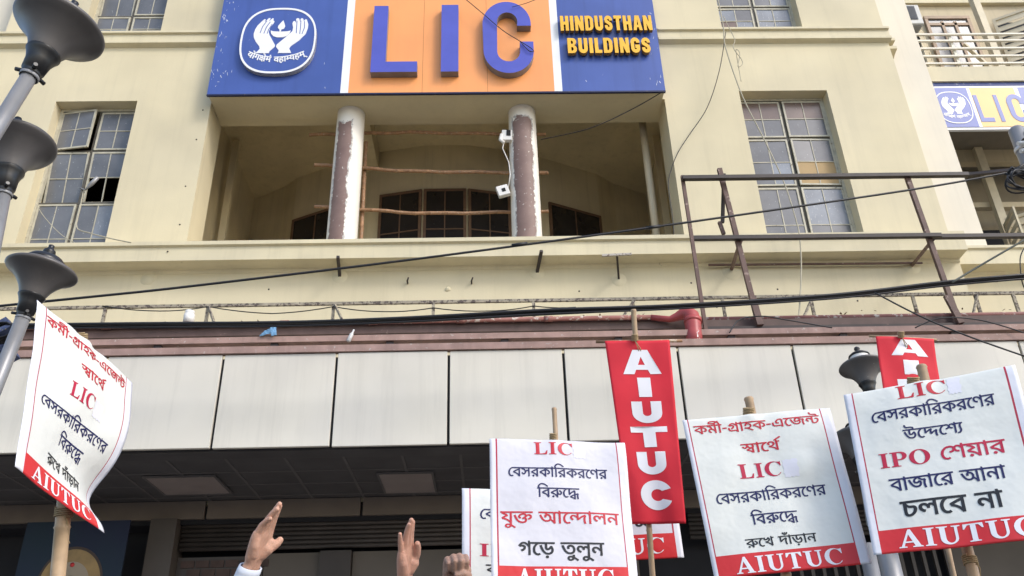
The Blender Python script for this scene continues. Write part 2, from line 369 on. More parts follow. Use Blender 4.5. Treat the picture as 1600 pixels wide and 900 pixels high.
GLYPHS = {
5:"0|42,861 38,811* -1,731* -74,685* -131,685 -189,685* -265,731* -305,810* -310,860 -241,869 -236,814* -188,751* -135,751 -85,751* -33,812* -28,870;-90,830 -90,810* -115,788* -134,788 -156,788* -178,813* -178,833 -178,849* -157,873* -135,873 -112,873* -90,851*",
9:"1158|898,622 898,551 798,551 798,0 721,0 692,59* 606,148* 557,180 582,246 620,224* 702,148* 724,109 723,124* 722,150* 721,178* 721,194 721,551 -10,551 -10,622;376,91 308,91* 184,155* 75,308* 29,442 102,466 138,362* 217,229* 315,167* 378,167 433,167* 500,202* 530,262* 530,300 530,358* 467,430* 420,430 387,430* 353,401* 353,372 353,365* 357,341* 361,331 285,316 278,337* 271,372* 271,388 271,425* 312,475* 377,500* 413,500 472,500* 558,447* 606,355* 606,294 606,240* 556,147* 454,91*;344,465 339,497* 290,546* 243,556 267,601 312,589 369,567* 419,511* 423,468;1168,622 1168,551 1063,551 1063,0 986,0 986,479 969,518* 926,551* 897,551 887,551 887,622 897,622 925,622* 974,591* 990,559 989,564* 986,600* 986,613 986,688 1039,688 1062,622",
12:"712|508,622 507,663* 470,699* 428,699 288,699 223,699* 152,717* 127,736 100,756* 73,819* 73,859 73,872* 76,898* 78,912 152,907 150,895* 148,877* 148,869 148,847* 157,813* 167,802 181,786* 233,771* 283,771 407,771 460,771* 522,755* 544,734 561,718* 579,663* 580,622;722,622 722,551 356,551 356,372 356,343* 374,316* 393,316 412,316* 453,340* 501,392* 529,433 589,442 621,395* 656,295* 656,245 656,182* 601,82* 494,24* 417,24 351,24* 237,70* 141,173* 61,342* 29,465 105,485 141,346* 228,177* 340,100* 413,100 493,100* 580,180* 580,243 580,288* 555,352* 535,373 581,392 551,341* 488,275* 425,242* 394,242 371,242* 331,255* 317,268 301,282* 279,333* 279,393 279,551 -10,551 -10,622",
16:"758|511,628 552,628* 607,611* 626,594 645,578* 667,531* 667,490 667,0 592,0 584,30* 554,68* 511,87* 481,87 445,87* 383,79* 316,70* 272,70 238,70* 160,85* 90,127* 46,210* 46,278 46,302* 54,355* 58,377 135,366 131,351* 124,309* 124,280 124,236* 150,182* 194,154* 248,144* 276,144 326,144* 409,161* 461,161 504,161* 568,136* 590,106 590,463 590,500* 580,532* 569,542 551,557* 514,557 478,557* 413,525* 362,475* 333,418* 333,393 333,383* 341,361* 367,345* 392,345 403,345* 423,347* 434,348 441,278 431,274* 398,270* 376,270 327,270* 254,330* 254,392 254,432* 295,515* 367,585* 460,628*",
20:"807|817,622 817,551 492,551 492,489 492,473 492,0 415,0 386,59* 282,163* 149,234* 76,243 37,339 134,395* 328,483* 437,517 415,475 415,551 -10,551 -10,622;415,467 436,438 385,424* 276,378* 173,328* 130,304 186,293* 305,231* 404,142* 428,90 420,88 418,111* 415,157* 415,189;761,288 761,255* 735,196* 675,158* 625,158 609,158* 580,160* 566,163 572,235 578,234* 595,233* 606,233 654,233* 683,270* 683,296 683,349* 580,424* 479,438 482,513 559,505* 685,444* 761,349*",
21:"696|706,622 706,551 601,551 601,0 524,0 496,41* 424,117* 336,181* 230,227* 166,238 142,331 190,296 283,280* 412,215* 499,135* 526,97 525,120* 524,166* 524,193 524,688 577,688 600,622;450,470 450,412* 387,331* 278,284* 209,276 162,285 142,331 223,337* 326,372* 375,429* 375,466 375,497* 347,547* 316,571 371,625 405,594* 450,515*;182,430 121,430* 49,493* 49,548 49,571* 62,613* 71,628 147,607 140,597* 130,568* 130,552 130,526* 159,501* 182,501 202,501* 246,517* 293,565* 316,612 371,625 373,575 353,531* 297,466* 226,430*",
22:"656|484,0 484,425 505,362 470,412* 409,485* 353,533* 295,556* 263,556 210,556* 145,501* 120,465 106,457 120,470* 178,487* 216,487 262,487* 319,451* 346,396* 346,369 346,310* 266,217* 182,172 131,245 186,268* 266,325* 266,365 266,387* 232,417* 200,417 174,417* 129,405* 103,392 22,458 53,510* 123,587* 206,629* 255,629 305,629* 388,594* 467,524* 507,472 489,483 487,497* 484,555* 484,585 484,688 537,688 560,622 666,622 666,551 561,551 561,0",
25:"567|577,622 577,551 172,551 172,521 168,458 170,445* 172,399* 172,378 172,205 172,161* 182,125* 189,117 207,96* 244,96 284,96* 352,134* 379,162 407,192* 438,259* 438,296 438,329* 401,349* 368,349 363,349 317,349* 261,364* 235,377 212,390* 173,425* 161,447 171,534 192,498* 238,449* 307,423* 361,423 377,423 415,423* 456,413* 472,403 495,389* 517,340* 517,306 517,245* 459,133* 415,95 377,62* 291,24* 238,24 201,24* 149,46* 132,63 116,82* 95,136* 95,191 95,551 -10,551 -10,622",
27:"917|401,63 342,63* 234,105* 139,198* 60,353* 29,465 105,485 139,362* 223,209* 333,139* 404,139 478,139* 554,203* 554,268 554,299* 538,343* 530,358 590,358 562,329* 501,283* 432,257* 391,257 352,257* 292,287* 258,344* 258,384 258,428* 320,519* 394,553 374,552* 323,551* 298,551 -10,551 -10,622 927,622 927,551 614,551 590,551* 552,553* 535,554 451,516* 365,454* 335,403* 335,380 335,352* 367,328* 387,328 425,328* 485,363* 523,396 609,365 618,345* 630,286* 630,254 630,204* 585,117* 484,63*;801,205 801,156* 817,66* 836,10 761,-7 743,51* 723,162* 723,222 723,275* 742,359* 755,388 679,389* 572,426* 500,495* 475,543 551,559 567,530* 616,485* 694,459* 751,459 765,459* 791,461* 806,462 845,392 821,347* 801,261*",
34:"620|630,622 630,551 525,551 525,0 448,0 448,425 468,363 422,430* 340,515* 262,556* 222,556 191,556* 146,532* 122,491* 122,463 122,431* 153,387* 220,361* 275,355 269,272 203,278* 100,323* 40,404* 40,462 40,516* 88,591* 166,629* 211,629 263,629* 348,593* 428,524* 470,473 454,477 451,494* 448,551* 448,576 448,688 501,688 524,622",
35:"707|407,50 325,50* 183,131* 70,313* 29,466 105,486 140,362* 223,202* 332,126* 405,126 452,126* 516,149* 555,191* 573,246* 573,278 573,320* 541,389* 483,429* 444,429 404,429* 369,395* 369,367 369,357* 373,335* 378,321 301,306 295,325* 288,361* 288,380 288,419* 327,472* 396,500* 440,500 502,500* 596,443* 650,341* 650,274 650,211* 597,110* 489,50*;717,622 717,551 -10,551 -10,622",
36:"645|655,622 655,551 550,551 550,0 473,0 435,55* 331,152* 198,223* 115,238 92,331 144,296 228,280* 355,217* 447,138* 475,97 474,120* 473,166* 473,193 473,688 526,688 549,622;211,625 274,625* 358,582* 400,509* 400,464 400,386* 271,288* 158,275 110,285 92,331 176,337* 276,374* 319,431* 319,466 319,509* 263,555* 209,555 159,555* 116,516* 116,494 116,480* 131,456* 150,446 106,384 87,397* 56,428* 38,470* 38,497 38,532* 78,590* 156,625*",
37:"603|613,622 613,551 159,551 159,253 145,273 185,318* 287,396* 407,461* 475,486 540,422 521,387* 498,321* 487,249* 487,205 487,156* 503,66* 522,10 447,-7 429,51* 409,162* 409,222 409,263* 421,335* 442,392* 453,410 465,405 408,382* 300,316* 196,230* 141,175 82,215 82,551 -10,551 -10,622",
39:"604|614,622 614,551 509,551 509,0 432,0 432,243 448,187 415,233* 337,307* 255,351* 216,351 179,351* 128,312* 128,274 128,244* 170,201* 214,184 176,113 115,138* 46,223* 46,277 46,326* 93,391* 166,423* 204,423 256,423* 342,387* 417,325* 451,284 437,280 434,303* 432,348* 432,371 432,551 -10,551 -10,622",
42:"596|606,622 606,551 501,551 501,0 424,0 394,60* 289,161* 153,231* 76,243 37,339 133,397* 338,491* 447,524 424,482 424,551 -10,551 -10,622;424,474 445,446 369,421* 201,348* 130,304 184,292* 306,234* 410,146* 438,88 429,88 427,111* 424,157* 424,189",
44:"622|632,622 632,551 527,551 527,0 450,0 450,135 468,82 433,135* 362,225* 283,281* 236,281 199,281* 148,243* 148,205 148,172* 196,127* 243,111 218,34 164,53* 97,107* 66,172* 66,208 66,256* 113,320* 186,353* 223,353 283,353* 374,309* 443,235* 471,189 454,186 452,209* 450,256* 450,281 450,551 -10,551 -10,622;299,323 299,317* 298,305* 297,299 221,322 219,380* 183,450* 105,487* 38,494 51,566 97,553 145,549* 220,518* 272,462* 299,379*",
45:"626|636,622 636,551 531,551 531,0 454,0 412,56* 310,141* 176,199* 84,212 48,303 79,324* 147,362* 218,398* 252,414 214,443* 115,488* 48,502 79,570 81,551 -10,551 -10,622;454,551 135,551 114,560 156,550* 241,506* 314,455* 336,432 341,376 305,360* 226,322* 153,284* 125,265 113,280 199,268* 328,212* 428,132* 470,83 457,79 456,100* 454,149* 454,171",
46:"596|606,622 606,551 501,551 501,0 424,0 394,60* 289,161* 153,231* 76,243 37,339 133,397* 338,491* 447,524 424,482 424,551 -10,551 -10,622;424,474 445,446 369,421* 201,348* 130,304 184,292* 306,234* 410,146* 438,88 429,88 427,111* 424,157* 424,189;185,-6 160,-6* 125,26* 125,52 125,78* 160,112* 185,112 210,112* 245,78* 245,52 245,26* 210,-6*",
47:"731|741,622 741,551 636,551 636,0 559,0 559,335 565,309 543,341* 494,379* 465,379 450,379* 419,368* 398,338* 398,307 398,296* 399,279* 400,271 335,266 331,307* 295,364* 243,394* 213,394 186,394* 148,373* 128,338* 128,316 128,276* 187,220* 241,201 214,127 166,142* 90,194* 46,270* 46,320 46,365* 90,430* 164,466* 208,466 261,466* 337,427* 369,384 354,383 364,416* 421,451* 452,451 488,451* 540,423* 571,397 562,382 561,403* 559,445* 559,467 559,551 -10,551 -10,622",
48:"677|687,622 687,551 582,551 582,0 505,0 505,512 510,532 507,549* 505,585* 505,607 505,688 558,688 582,622;361,629 400,629* 466,599* 518,545* 534,509 530,404 499,476* 415,556* 363,556 324,556* 276,513* 276,471 276,431* 341,380* 413,377 406,300 340,304* 255,350* 215,425* 215,474 215,527* 257,596* 324,629*;77,629 119,629* 194,595* 242,521* 242,461 242,420* 202,346* 119,300* 54,300 48,377 99,378* 157,405* 181,447* 181,468 181,509* 129,556* 76,556 58,556* 23,551* -1,545 -9,620 16,625* 55,629*",
50:"682|692,622 692,551 587,551 587,0 510,0 510,353 533,290 502,331* 457,375* 436,375 422,375* 398,359* 368,314* 343,268 316,219* 272,156* 223,127* 188,127 161,127* 112,149* 63,200* 35,244 96,281 123,233* 159,203* 180,203 197,203* 228,224* 265,276* 289,321 312,354 338,408* 386,449* 415,449 448,449* 501,412* 536,374 516,373 512,396* 510,437* 510,458 510,551 -10,551 -10,622;271,271 261,339* 240,419* 214,441 189,464* 103,487* 38,495 53,571 107,551 164,542* 240,514* 287,469* 311,403* 315,356",
51:"530|242,500 321,500* 418,447* 464,366* 464,325 464,243* 349,147* 236,141 246,152 291,139* 391,91* 493,28* 540,-10 494,-63 432,-17* 329,50* 229,100* 117,138* 46,154 61,223 96,213* 161,204* 207,204 278,204* 355,238* 385,292* 385,320 385,373* 307,430* 247,430 211,430* 167,416* 148,389* 148,370 148,362* 152,345* 154,338 81,323 76,338* 70,371* 70,384 70,421* 114,473* 191,500*;175,465 170,497* 120,546* 73,556 97,601 143,589 199,567* 250,511* 254,468;540,622 540,551 -10,551 -10,622",
54:"266|276,622 276,551 171,551 171,0 94,0 94,469 82,503* 35,551* -2,551 -10,551 -10,622 5,622 29,622* 81,591* 97,559 96,564* 94,600* 94,613 94,688 148,688 170,622",
55:"266|276,622 276,551 171,551 171,0 94,0 94,551 -10,551 -10,622 82,622 66,641* 33,683* 20,704 54,763* 132,860* 238,917* 313,917 366,917* 463,891* 557,842* 653,773* 705,731 663,677 594,733* 483,807* 382,844* 325,844 270,844* 189,806* 130,738* 106,693 114,678* 142,642* 160,622",
56:"266|276,551 171,551 171,0 94,0 94,551 -10,551 -10,622 94,622 90,687* 31,775* -64,826* -185,848* -252,848 -311,848* -396,835* -442,811* -442,792 -442,773* -394,763* -365,763 -269,763 -216,763* -154,745* -135,725 -116,706* -100,654* -100,615 -167,615 -168,639* -178,670* -189,678 -199,686* -228,692* -254,692 -353,692 -394,692* -456,703* -476,713 -501,727* -521,767* -521,789 -521,847* -391,917* -258,917 -55,917* 164,774* 174,622 276,622",
57:"0|-286,-266 -313,-266* -377,-243* -422,-193* -422,-151 -422,-100* -344,-39* -274,-39 -212,-39* -97,-84* 22,-164* 89,-217 44,-271 -23,-215* -133,-141* -231,-103* -279,-103 -315,-103* -351,-131* -351,-153 -351,-181* -312,-204* -286,-204 -249,-204* -204,-173* -180,-127* -172,-78* -172,-59 -172,8 -95,8 -95,-45 -95,-73* -108,-148* -147,-219* -223,-266*",
61:"346|356,622 356,551 336,551 305,544* 233,497* 169,422* 128,322* 128,262 128,190* 171,105* 235,69* 267,69 292,69* 326,79* 348,92 383,31 357,11* 295,-5* 264,-5 201,-5* 104,61* 49,180* 49,260 49,342* 111,475* 216,567* 280,588 216,555 198,553* 156,551* 130,551 -10,551 -10,622",
68:"712|722,622 722,551 356,551 356,372 356,343* 374,316* 393,316 412,316* 453,340* 501,392* 529,433 589,442 621,395* 656,295* 656,245 656,182* 601,82* 494,24* 417,24 351,24* 237,70* 141,173* 61,342* 29,465 105,485 141,346* 228,177* 340,100* 413,100 493,100* 580,180* 580,243 580,288* 555,352* 535,373 581,392 551,341* 488,275* 425,242* 394,242 371,242* 331,255* 317,268 301,282* 279,333* 279,393 279,551 -10,551 -10,622;363,-149 338,-149* 303,-117* 303,-91 303,-65* 338,-31* 363,-31 388,-31* 423,-65* 423,-91 423,-117* 388,-149*",
70:"626|636,622 636,551 531,551 531,0 454,0 412,56* 310,141* 176,199* 84,212 48,303 79,324* 147,362* 218,398* 252,414 214,443* 115,488* 48,502 79,570 81,551 -10,551 -10,622;454,551 135,551 114,560 156,550* 241,506* 314,455* 336,432 341,376 305,360* 226,322* 153,284* 125,265 113,280 199,268* 328,212* 428,132* 470,83 457,79 456,100* 454,149* 454,171;180,-6 155,-6* 120,26* 120,52 120,78* 155,112* 180,112 205,112* 240,78* 240,52 240,26* 205,-6*",
131:"0|-254,707 72,917 110,860 -209,644",
202:"255|265,622 265,551 195,551 255,573 214,540* 172,487* 158,433* 158,395 158,362* 174,288* 191,209* 191,166 191,130* 175,63* 132,6* 53,-38* -10,-52 -31,17 33,32* 94,77* 113,135* 113,168 113,208* 97,284* 80,358* 80,393 80,431* 94,488* 128,541* 157,572 172,551 -10,551 -10,622",
205:"727|737,622 737,551 632,551 632,0 555,0 555,425 576,362 541,412* 480,485* 423,533* 366,556* 334,556 281,556* 216,501* 191,465 177,457 191,470* 249,487* 287,487 333,487* 390,451* 417,396* 417,369 417,310* 341,222* 264,178 213,250 263,273* 337,325* 337,365 337,387* 303,417* 271,417 245,417* 200,405* 174,392 93,458 124,510* 194,587* 277,629* 326,629 376,629* 459,594* 538,524* 578,472 560,483 558,497* 555,555* 555,585 555,688 608,688 631,622;632,-43 558,-43 545,-2* 487,43* 446,43 414,43* 354,35* 291,26* 252,26 220,26* 148,40* 85,78* 46,152* 46,212 46,231* 50,271* 54,287 131,277 127,262* 124,230* 124,211 124,170* 156,120* 215,98* 254,98 289,98* 345,107* 401,115* 436,115 469,115* 527,93* 555,61 555,69 632,68",
275:"720|495,303 426,303* 339,373* 312,437 324,439 317,407* 286,343* 235,300* 197,300 168,300* 117,321* 66,372* 37,417 98,453 127,404* 164,376* 186,376 210,376* 247,408* 269,484* 271,551 340,551 348,514* 374,449* 413,399* 466,371* 501,371 536,371* 573,408* 573,442 573,480* 532,549* 503,575 583,591 599,577* 630,532* 650,475* 650,442 650,372* 568,303*;730,622 730,551 -10,551 -10,622;620,369 620,0 543,0 510,40* 437,97* 350,136* 295,148 260,226 320,265* 465,339* 543,363;543,303 508,288* 433,250* 364,210* 336,193 342,202 408,183* 509,125* 546,88 545,105* 543,149* 543,162",
287:"930|486,528 562,528* 641,458* 641,396 641,352* 594,283* 511,231* 457,212 427,282 492,303* 564,351* 564,393 564,424* 524,457* 483,457 449,457* 388,437* 341,406* 314,372* 314,358 314,345* 333,327* 364,322 344,248 289,258* 235,309* 235,350 235,383* 276,446* 346,498* 437,528*;654,170 654,91* 534,0* 432,0 366,0* 246,44* 143,141* 59,301* 28,417 104,440 140,311* 231,151* 352,76* 433,76 494,76* 573,122* 573,172 573,206* 523,254* 485,268 565,303 608,281* 654,212*;759,473 820,473* 894,404* 894,349 894,318* 869,256* 801,202* 738,183 714,255 763,268* 819,310* 819,341 819,376* 778,404* 751,404 717,404* 654,365* 609,307 575,336 605,388* 663,447* 725,473*;940,622 940,551 -10,551 -10,622",
347:"832|842,622 842,551 159,551 159,311 144,331 179,365* 264,428* 364,484* 421,506 479,448 457,409* 440,325* 440,286 440,270* 443,235* 447,212 427,231 462,265* 547,328* 647,384* 704,406 762,348 739,307* 723,222* 723,175 723,140* 738,52* 751,10 676,-7 661,40* 645,140* 645,184 645,226* 655,294* 665,316 672,315 631,295* 550,242* 472,179* 434,142 374,180 369,204* 362,261* 362,295 362,327* 372,394* 382,416 389,415 348,395* 266,341* 183,273* 139,230 82,268 82,551 -10,551 -10,622",
350:"779|789,622 789,551 159,551 159,253 145,273 205,340* 373,449* 475,486 522,439 522,228 445,197 445,431 465,405 408,382* 300,316* 196,230* 141,175 82,215 82,551 -10,551 -10,622;703,69 703,32* 715,-39* 727,-81 658,-98 645,-53* 629,35* 629,75 629,115* 639,186* 653,229 655,213 622,204* 544,179* 510,166 490,161 417,136* 288,79* 238,52 249,60 305,47* 403,3* 448,-36 447,-19* 445,25* 445,38 445,162 522,189 522,-117 445,-117 408,-78* 329,-30* 243,-2* 195,6 159,85 203,111* 304,161* 416,207* 474,228 500,235 546,252* 639,282* 681,292 735,237 717,194* 703,108*",
363:"896|906,622 906,551 452,551 452,253 438,273 478,318* 580,396* 700,461* 768,486 833,422 814,387* 791,321* 780,249* 780,205 780,156* 796,66* 815,10 740,-7 722,51* 702,162* 702,222 702,263* 714,335* 735,392* 746,410 758,405 701,382* 594,316* 489,230* 434,175 375,215 375,360 379,370 377,390* 375,430* 375,450 375,551 -10,551 -10,622;195,475 237,475* 307,448* 370,397* 400,361 399,272 356,328* 255,403* 207,403 174,403* 128,369* 128,335 128,308* 165,270* 202,254 165,183 109,206* 46,287* 46,338 46,383* 89,444* 158,475*",
370:"848|192,471 237,471* 309,442* 371,391* 400,358 399,268 357,323* 255,399* 207,399 174,399* 128,365* 128,331 128,304* 165,266* 202,250 165,179 109,203* 46,283* 46,334 46,381* 90,441* 157,471*;858,622 858,551 452,551 452,205 452,161* 462,125* 469,117 487,96* 524,96 563,96* 633,134* 659,162 688,193* 719,263* 719,299 719,331* 687,364* 650,364 638,364* 610,360* 597,357 586,428 605,433* 646,439* 669,439 706,439* 764,411* 797,351* 797,303 797,244* 739,133* 695,95 658,63* 571,24* 519,24 482,24* 429,46* 412,63 396,82* 375,136* 375,191 375,337 379,363 377,383* 375,422* 375,444 375,551 -10,551 -10,622;675,622 674,663* 637,699* 595,699 501,699 436,699* 365,717* 340,736 313,756* 286,819* 286,859 286,872* 289,897* 291,912 365,907 363,896* 361,879* 361,869 361,847* 370,813* 380,802 394,786* 447,771* 496,771 574,771 627,771* 689,755* 711,734 728,718* 746,663* 747,622",
450:"346|356,622 356,551 336,551 305,544* 233,497* 169,422* 128,322* 128,262 128,190* 171,105* 235,69* 267,69 292,69* 326,79* 348,92 383,31 357,11* 295,-5* 263,-5 200,-5* 104,61* 49,180* 49,260 49,337* 98,458* 177,548* 269,607* 312,622",
454:"803|813,622 813,551 501,551 501,288 498,274 500,255* 501,215* 501,195 501,0 424,0 394,60* 289,161* 153,231* 76,243 37,339 133,397* 338,491* 447,524 424,482 424,551 -10,551 -10,622;424,474 445,446 369,421* 201,348* 130,304 184,292* 306,234* 410,146* 438,88 429,88 427,111* 424,157* 424,189;638,164 601,164* 535,194* 481,262* 461,317 498,385 513,332* 552,265* 600,233* 628,233 651,233* 691,262* 691,298 691,319* 673,355* 631,382* 595,389 610,463 652,455* 723,414* 767,348* 767,299 767,238* 697,164*;185,-6 160,-6* 125,26* 125,52 125,78* 160,112* 185,112 210,112* 245,78* 245,52 245,26* 210,-6*",
598:"340|49,338 291,338 291,256 49,256",
2006:"0|-185,772 -185,796* -152,830* -130,830 -107,830* -75,796* -75,772 -75,748* -107,714* -130,714 -152,714* -185,748*",
2027:"563|208,551 208,234 208,208* 183,178* 160,178 134,178* 79,220* 41,280* 41,308 41,331* 68,359* 102,359 127,359 127,551 0,551 0,622 578,622 578,551 474,551 474,0 393,0 393,551",
2050:"598|509,551 509,0 428,0 428,250 207,250 207,213 207,180* 178,151* 159,151 140,151* 98,176* 62,215* 39,259* 39,278 39,296* 66,321* 100,321 126,321 126,551 0,551 0,622 612,622 612,551;428,551 207,551 207,321 428,321",
2051:"580|595,622 595,551 491,551 491,0 410,0 410,179 382,161* 304,132* 253,132 163,132* 52,253* 38,353 100,366* 160,413* 160,457 160,485* 137,533* 123,551 0,551 0,622;129,301 149,252* 210,203* 259,203 309,203* 383,245* 410,274 410,551 211,551 240,499* 240,445 240,337*",
2057:"556|571,551 467,551 467,0 387,0 387,165 361,147* 286,118* 233,118 179,118* 95,160* 46,235* 46,286 46,372* 161,464* 255,464 268,464* 307,461* 344,457* 354,454 349,381 330,385* 282,391* 259,391 197,391* 127,337* 127,287 127,236* 190,188* 235,188 287,188* 362,233* 387,260 387,551 0,551 0,622 571,622",
2061:"531|321,69 357,80* 403,116* 403,148 403,186* 345,229* 280,229 211,229* 138,172* 138,124 138,93* 161,35* 232,-36* 302,-89 248,-142 157,-71* 58,53* 58,130 58,168* 89,227* 115,248 96,266* 69,318* 69,352 69,380* 89,420* 106,433 129,450* 188,465* 229,465 361,465 361,551 0,551 0,622 546,622 546,551 442,551 442,394 230,394 199,394* 173,388* 164,381 149,369* 149,347 149,327* 169,296* 183,284 230,300* 284,300 353,300* 440,258* 481,191* 481,153 481,95* 413,19* 348,2",
2066:"259|170,551 170,0 89,0 89,551 0,551 0,622 273,622 273,551",
2075:"0|-169,615 -190,694* -231,785* -281,823* -315,823 -337,823* -371,814* -385,809 -409,882 -370,896* -318,896 -264,896* -185,845* -122,722* -94,615",
2079:"259|170,551 170,0 89,0 89,551 0,551 0,622 273,622 273,551;90,615 69,694* 28,785* -22,823* -56,823 -78,823* -112,814* -126,809 -150,882 -111,896* -59,896 -5,896* 74,845* 137,722* 165,615",
2081:"0|-179,-44 -156,-39* -131,-39 -63,-39* 38,-90* 117,-176* 151,-227 94,-268 44,-188* -57,-113* -125,-113 -137,-113* -158,-116* -167,-118",
2179:"712|623,551 623,0 542,0 542,325 511,310* 440,293* 390,293 340,293* 257,313* 225,326 178,297* 128,244* 128,208 128,188* 148,147* 200,120* 247,120 258,120* 269,121 263,139* 263,157 263,189* 303,216* 328,216 369,216* 413,164* 413,136 413,108* 388,76* 365,66 383,43* 421,2* 448,-24 390,-65 363,-34* 314,27* 298,53 286,51* 258,50* 245,50 186,50* 96,91* 46,162* 46,205 46,260* 115,333* 164,361 120,390* 74,461* 74,507 74,560* 155,632* 231,632 293,632* 382,574* 382,515 382,467* 336,401* 295,373 314,368* 357,364* 379,364 425,364* 504,385* 542,411 542,551 453,551 453,622 727,622 727,551;153,502 153,469* 195,416* 228,399 303,448* 303,506 303,530* 269,566* 229,566 195,566* 153,532*",
2207:"350|207,321 428,321 428,250 207,250 207,213 207,180* 178,151* 159,151 140,151* 98,176* 62,215* 39,259* 39,278 39,296* 66,321* 100,321 126,321 126,551 0,551 0,622 364,622 364,551 207,551",
}
WORDS = {'worker': [20, 44, 131, 56, 598, 205, 54, 51, 20, 598, 16, 61, 27, 370], 'interest': [275, 54, 61, 36, 131], 'privat': [450, 42, 50, 46, 20, 54, 55, 46, 20, 46, 61, 34, 46], 'against': [55, 42, 454, 61, 350], 'resist': [454, 61, 21, -1, 37, 5, 54, 68, 54, 39], 'aim': [12, 61, 347, 61, 48, 202], 'share': [450, 48, 70, 54, 46], 'market': [42, 54, 27, 54, 61, 46, -1, 9, 39, 54], 'wont': [25, 47, 61, 42, -1, 39, 54], 'united': [45, 57, 287, -1, 9, 61, 363, 54, 47, 39], 'build': [22, 61, 68, -1, 35, 57, 47, 57, 39], 'motto': [2051, 2079, 2027, 2179, 2075, 2050, 2006, -1, 2057, 2061, 2066, 2207, 2051, 2061, 2050, 2081]}

# ------------------------------------------------------------------ paints used on the place
M_WALL = mat('cream_wall_paint', (0.645, 0.565, 0.375), rough=0.75, var=0.10, scale=0.7, bump=0.15, bscale=35, streak=0.05, spots=(8.0, 0.755, (0.36, 0.31, 0.22)))
M_WALLB = mat('loggia_wall_paint', (0.64, 0.55, 0.365), rough=0.8, var=0.12, scale=1.2, streak=0.12, bump=0.1, bscale=30)
M_STRIP = mat('pale_cream_strip', (0.73, 0.665, 0.53), rough=0.75, var=0.05, scale=0.8, streak=0.05, bump=0.08)  # end strips, a paler cream than the main wall
M_LEDGE = mat('ledge_paint', (0.645, 0.57, 0.38), rough=0.7, var=0.08, scale=1.5, streak=0.08, bump=0.1, spots=(9.0, 0.69, (0.33, 0.28, 0.19)))
M_FASCIA = mat('pale_cladding', (0.68, 0.64, 0.55), rough=0.42, var=0.07, scale=0.9, streak=0.08, bump=0.06, bscale=4.0, spots=(6.0, 0.715, (0.42, 0.40, 0.35)))
M_JOINT = mat('black_joint', (0.012, 0.012, 0.013), rough=0.8)
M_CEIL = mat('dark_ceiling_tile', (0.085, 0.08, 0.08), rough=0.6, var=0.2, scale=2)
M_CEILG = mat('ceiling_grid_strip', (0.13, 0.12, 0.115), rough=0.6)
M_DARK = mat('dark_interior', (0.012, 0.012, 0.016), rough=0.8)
M_SHUT = mat('brown_roller_shutter', (0.06, 0.048, 0.042), rough=0.5, var=0.2)
M_LINTEL = mat('lintel_panel_paint', (0.16, 0.13, 0.105), rough=0.6, var=0.1)
M_SHOP = mat('shop_board', (0.105, 0.085, 0.068), rough=0.6, var=0.15, scale=1.5)
M_BRICK = mat('grille_brick', (0.07, 0.042, 0.034), rough=0.7, var=0.3, scale=6)
M_STEEL = mat('window_steel_paint', (0.47, 0.44, 0.34), rough=0.55, var=0.2, scale=9, spots=(14.0, 0.64, (0.17, 0.13, 0.08)))
M_STEELK = mat('gap_shade_steel', (0.09, 0.08, 0.062), rough=0.6, var=0.3, scale=8)  # brown steel, the shade of the sash gaps put into its colour
M_STEELD = mat('brown_window_frame', (0.16, 0.095, 0.06), rough=0.5, var=0.2, scale=9)
M_RUST = mat('rusty_brown_steel', (0.125, 0.073, 0.058), rough=0.6, var=0.25, scale=6, bump=0.15, spots=(11.0, 0.60, (0.30, 0.22, 0.18)))
M_RUSTD = mat('dark_brown_steel', (0.038, 0.028, 0.025), rough=0.55, var=0.25, scale=6, spots=(12.0, 0.66, (0.14, 0.09, 0.07)))
M_BEAMD = mat('shaded_brown_beam', (0.115, 0.072, 0.06), rough=0.65, var=0.25, scale=5, streak=0.1, spots=(14.0, 0.66, (0.22, 0.16, 0.13)))  # darker copy of the beam brown, with shade put into the colour
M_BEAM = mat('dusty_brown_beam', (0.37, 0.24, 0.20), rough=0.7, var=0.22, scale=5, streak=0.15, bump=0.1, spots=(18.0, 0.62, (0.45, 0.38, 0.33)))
M_PIPE = mat('peeling_pipe_paint', (0.28, 0.12, 0.10), rough=0.6, var=0.2, scale=8, bump=0.2, spots=(13.0, 0.56, (0.52, 0.46, 0.40)))
M_REDPIPE = mat('red_pipe_paint', (0.40, 0.075, 0.07), rough=0.4, var=0.2, scale=6, spots=(5.0, 0.66, (0.62, 0.60, 0.58)))
M_RAIL = mat('weathered_rail_paint', (0.32, 0.28, 0.21), rough=0.7, var=0.3, scale=12, spots=(20.0, 0.52, (0.09, 0.07, 0.06)))
M_PVC = mat('white_pvc', (0.72, 0.70, 0.66), rough=0.4, var=0.08)
M_PVCD = mat('cream_drain_pipe', (0.56, 0.48, 0.34), rough=0.5, var=0.1)
M_BLUE = mat('blue_sign_sheet', (0.06, 0.105, 0.34), rough=0.3, spec=0.5, var=0.10, scale=1.2, streak=0.12, spots=(13.0, 0.705, (0.5, 0.55, 0.65)))
M_BLUEL = mat('blue_letter_acrylic', (0.085, 0.10, 0.45), rough=0.25, spec=0.5, var=0.08)
M_ORANGE = mat('orange_sign_sheet', (0.90, 0.37, 0.125), rough=0.35, var=0.05, scale=1.0, streak=0.04)
M_WHITE = mat('white_sign_sheet', (0.80, 0.80, 0.79), rough=0.4, var=0.04)
M_YELL = mat('yellow_letter_acrylic', (0.86, 0.47, 0.035), rough=0.35, var=0.08)
M_LSIDE = mat('letter_side_metal', (0.22, 0.20, 0.19), rough=0.5, var=0.2)
M_YSIDE = mat('yellow_letter_side', (0.28, 0.15, 0.03), rough=0.5, var=0.2)
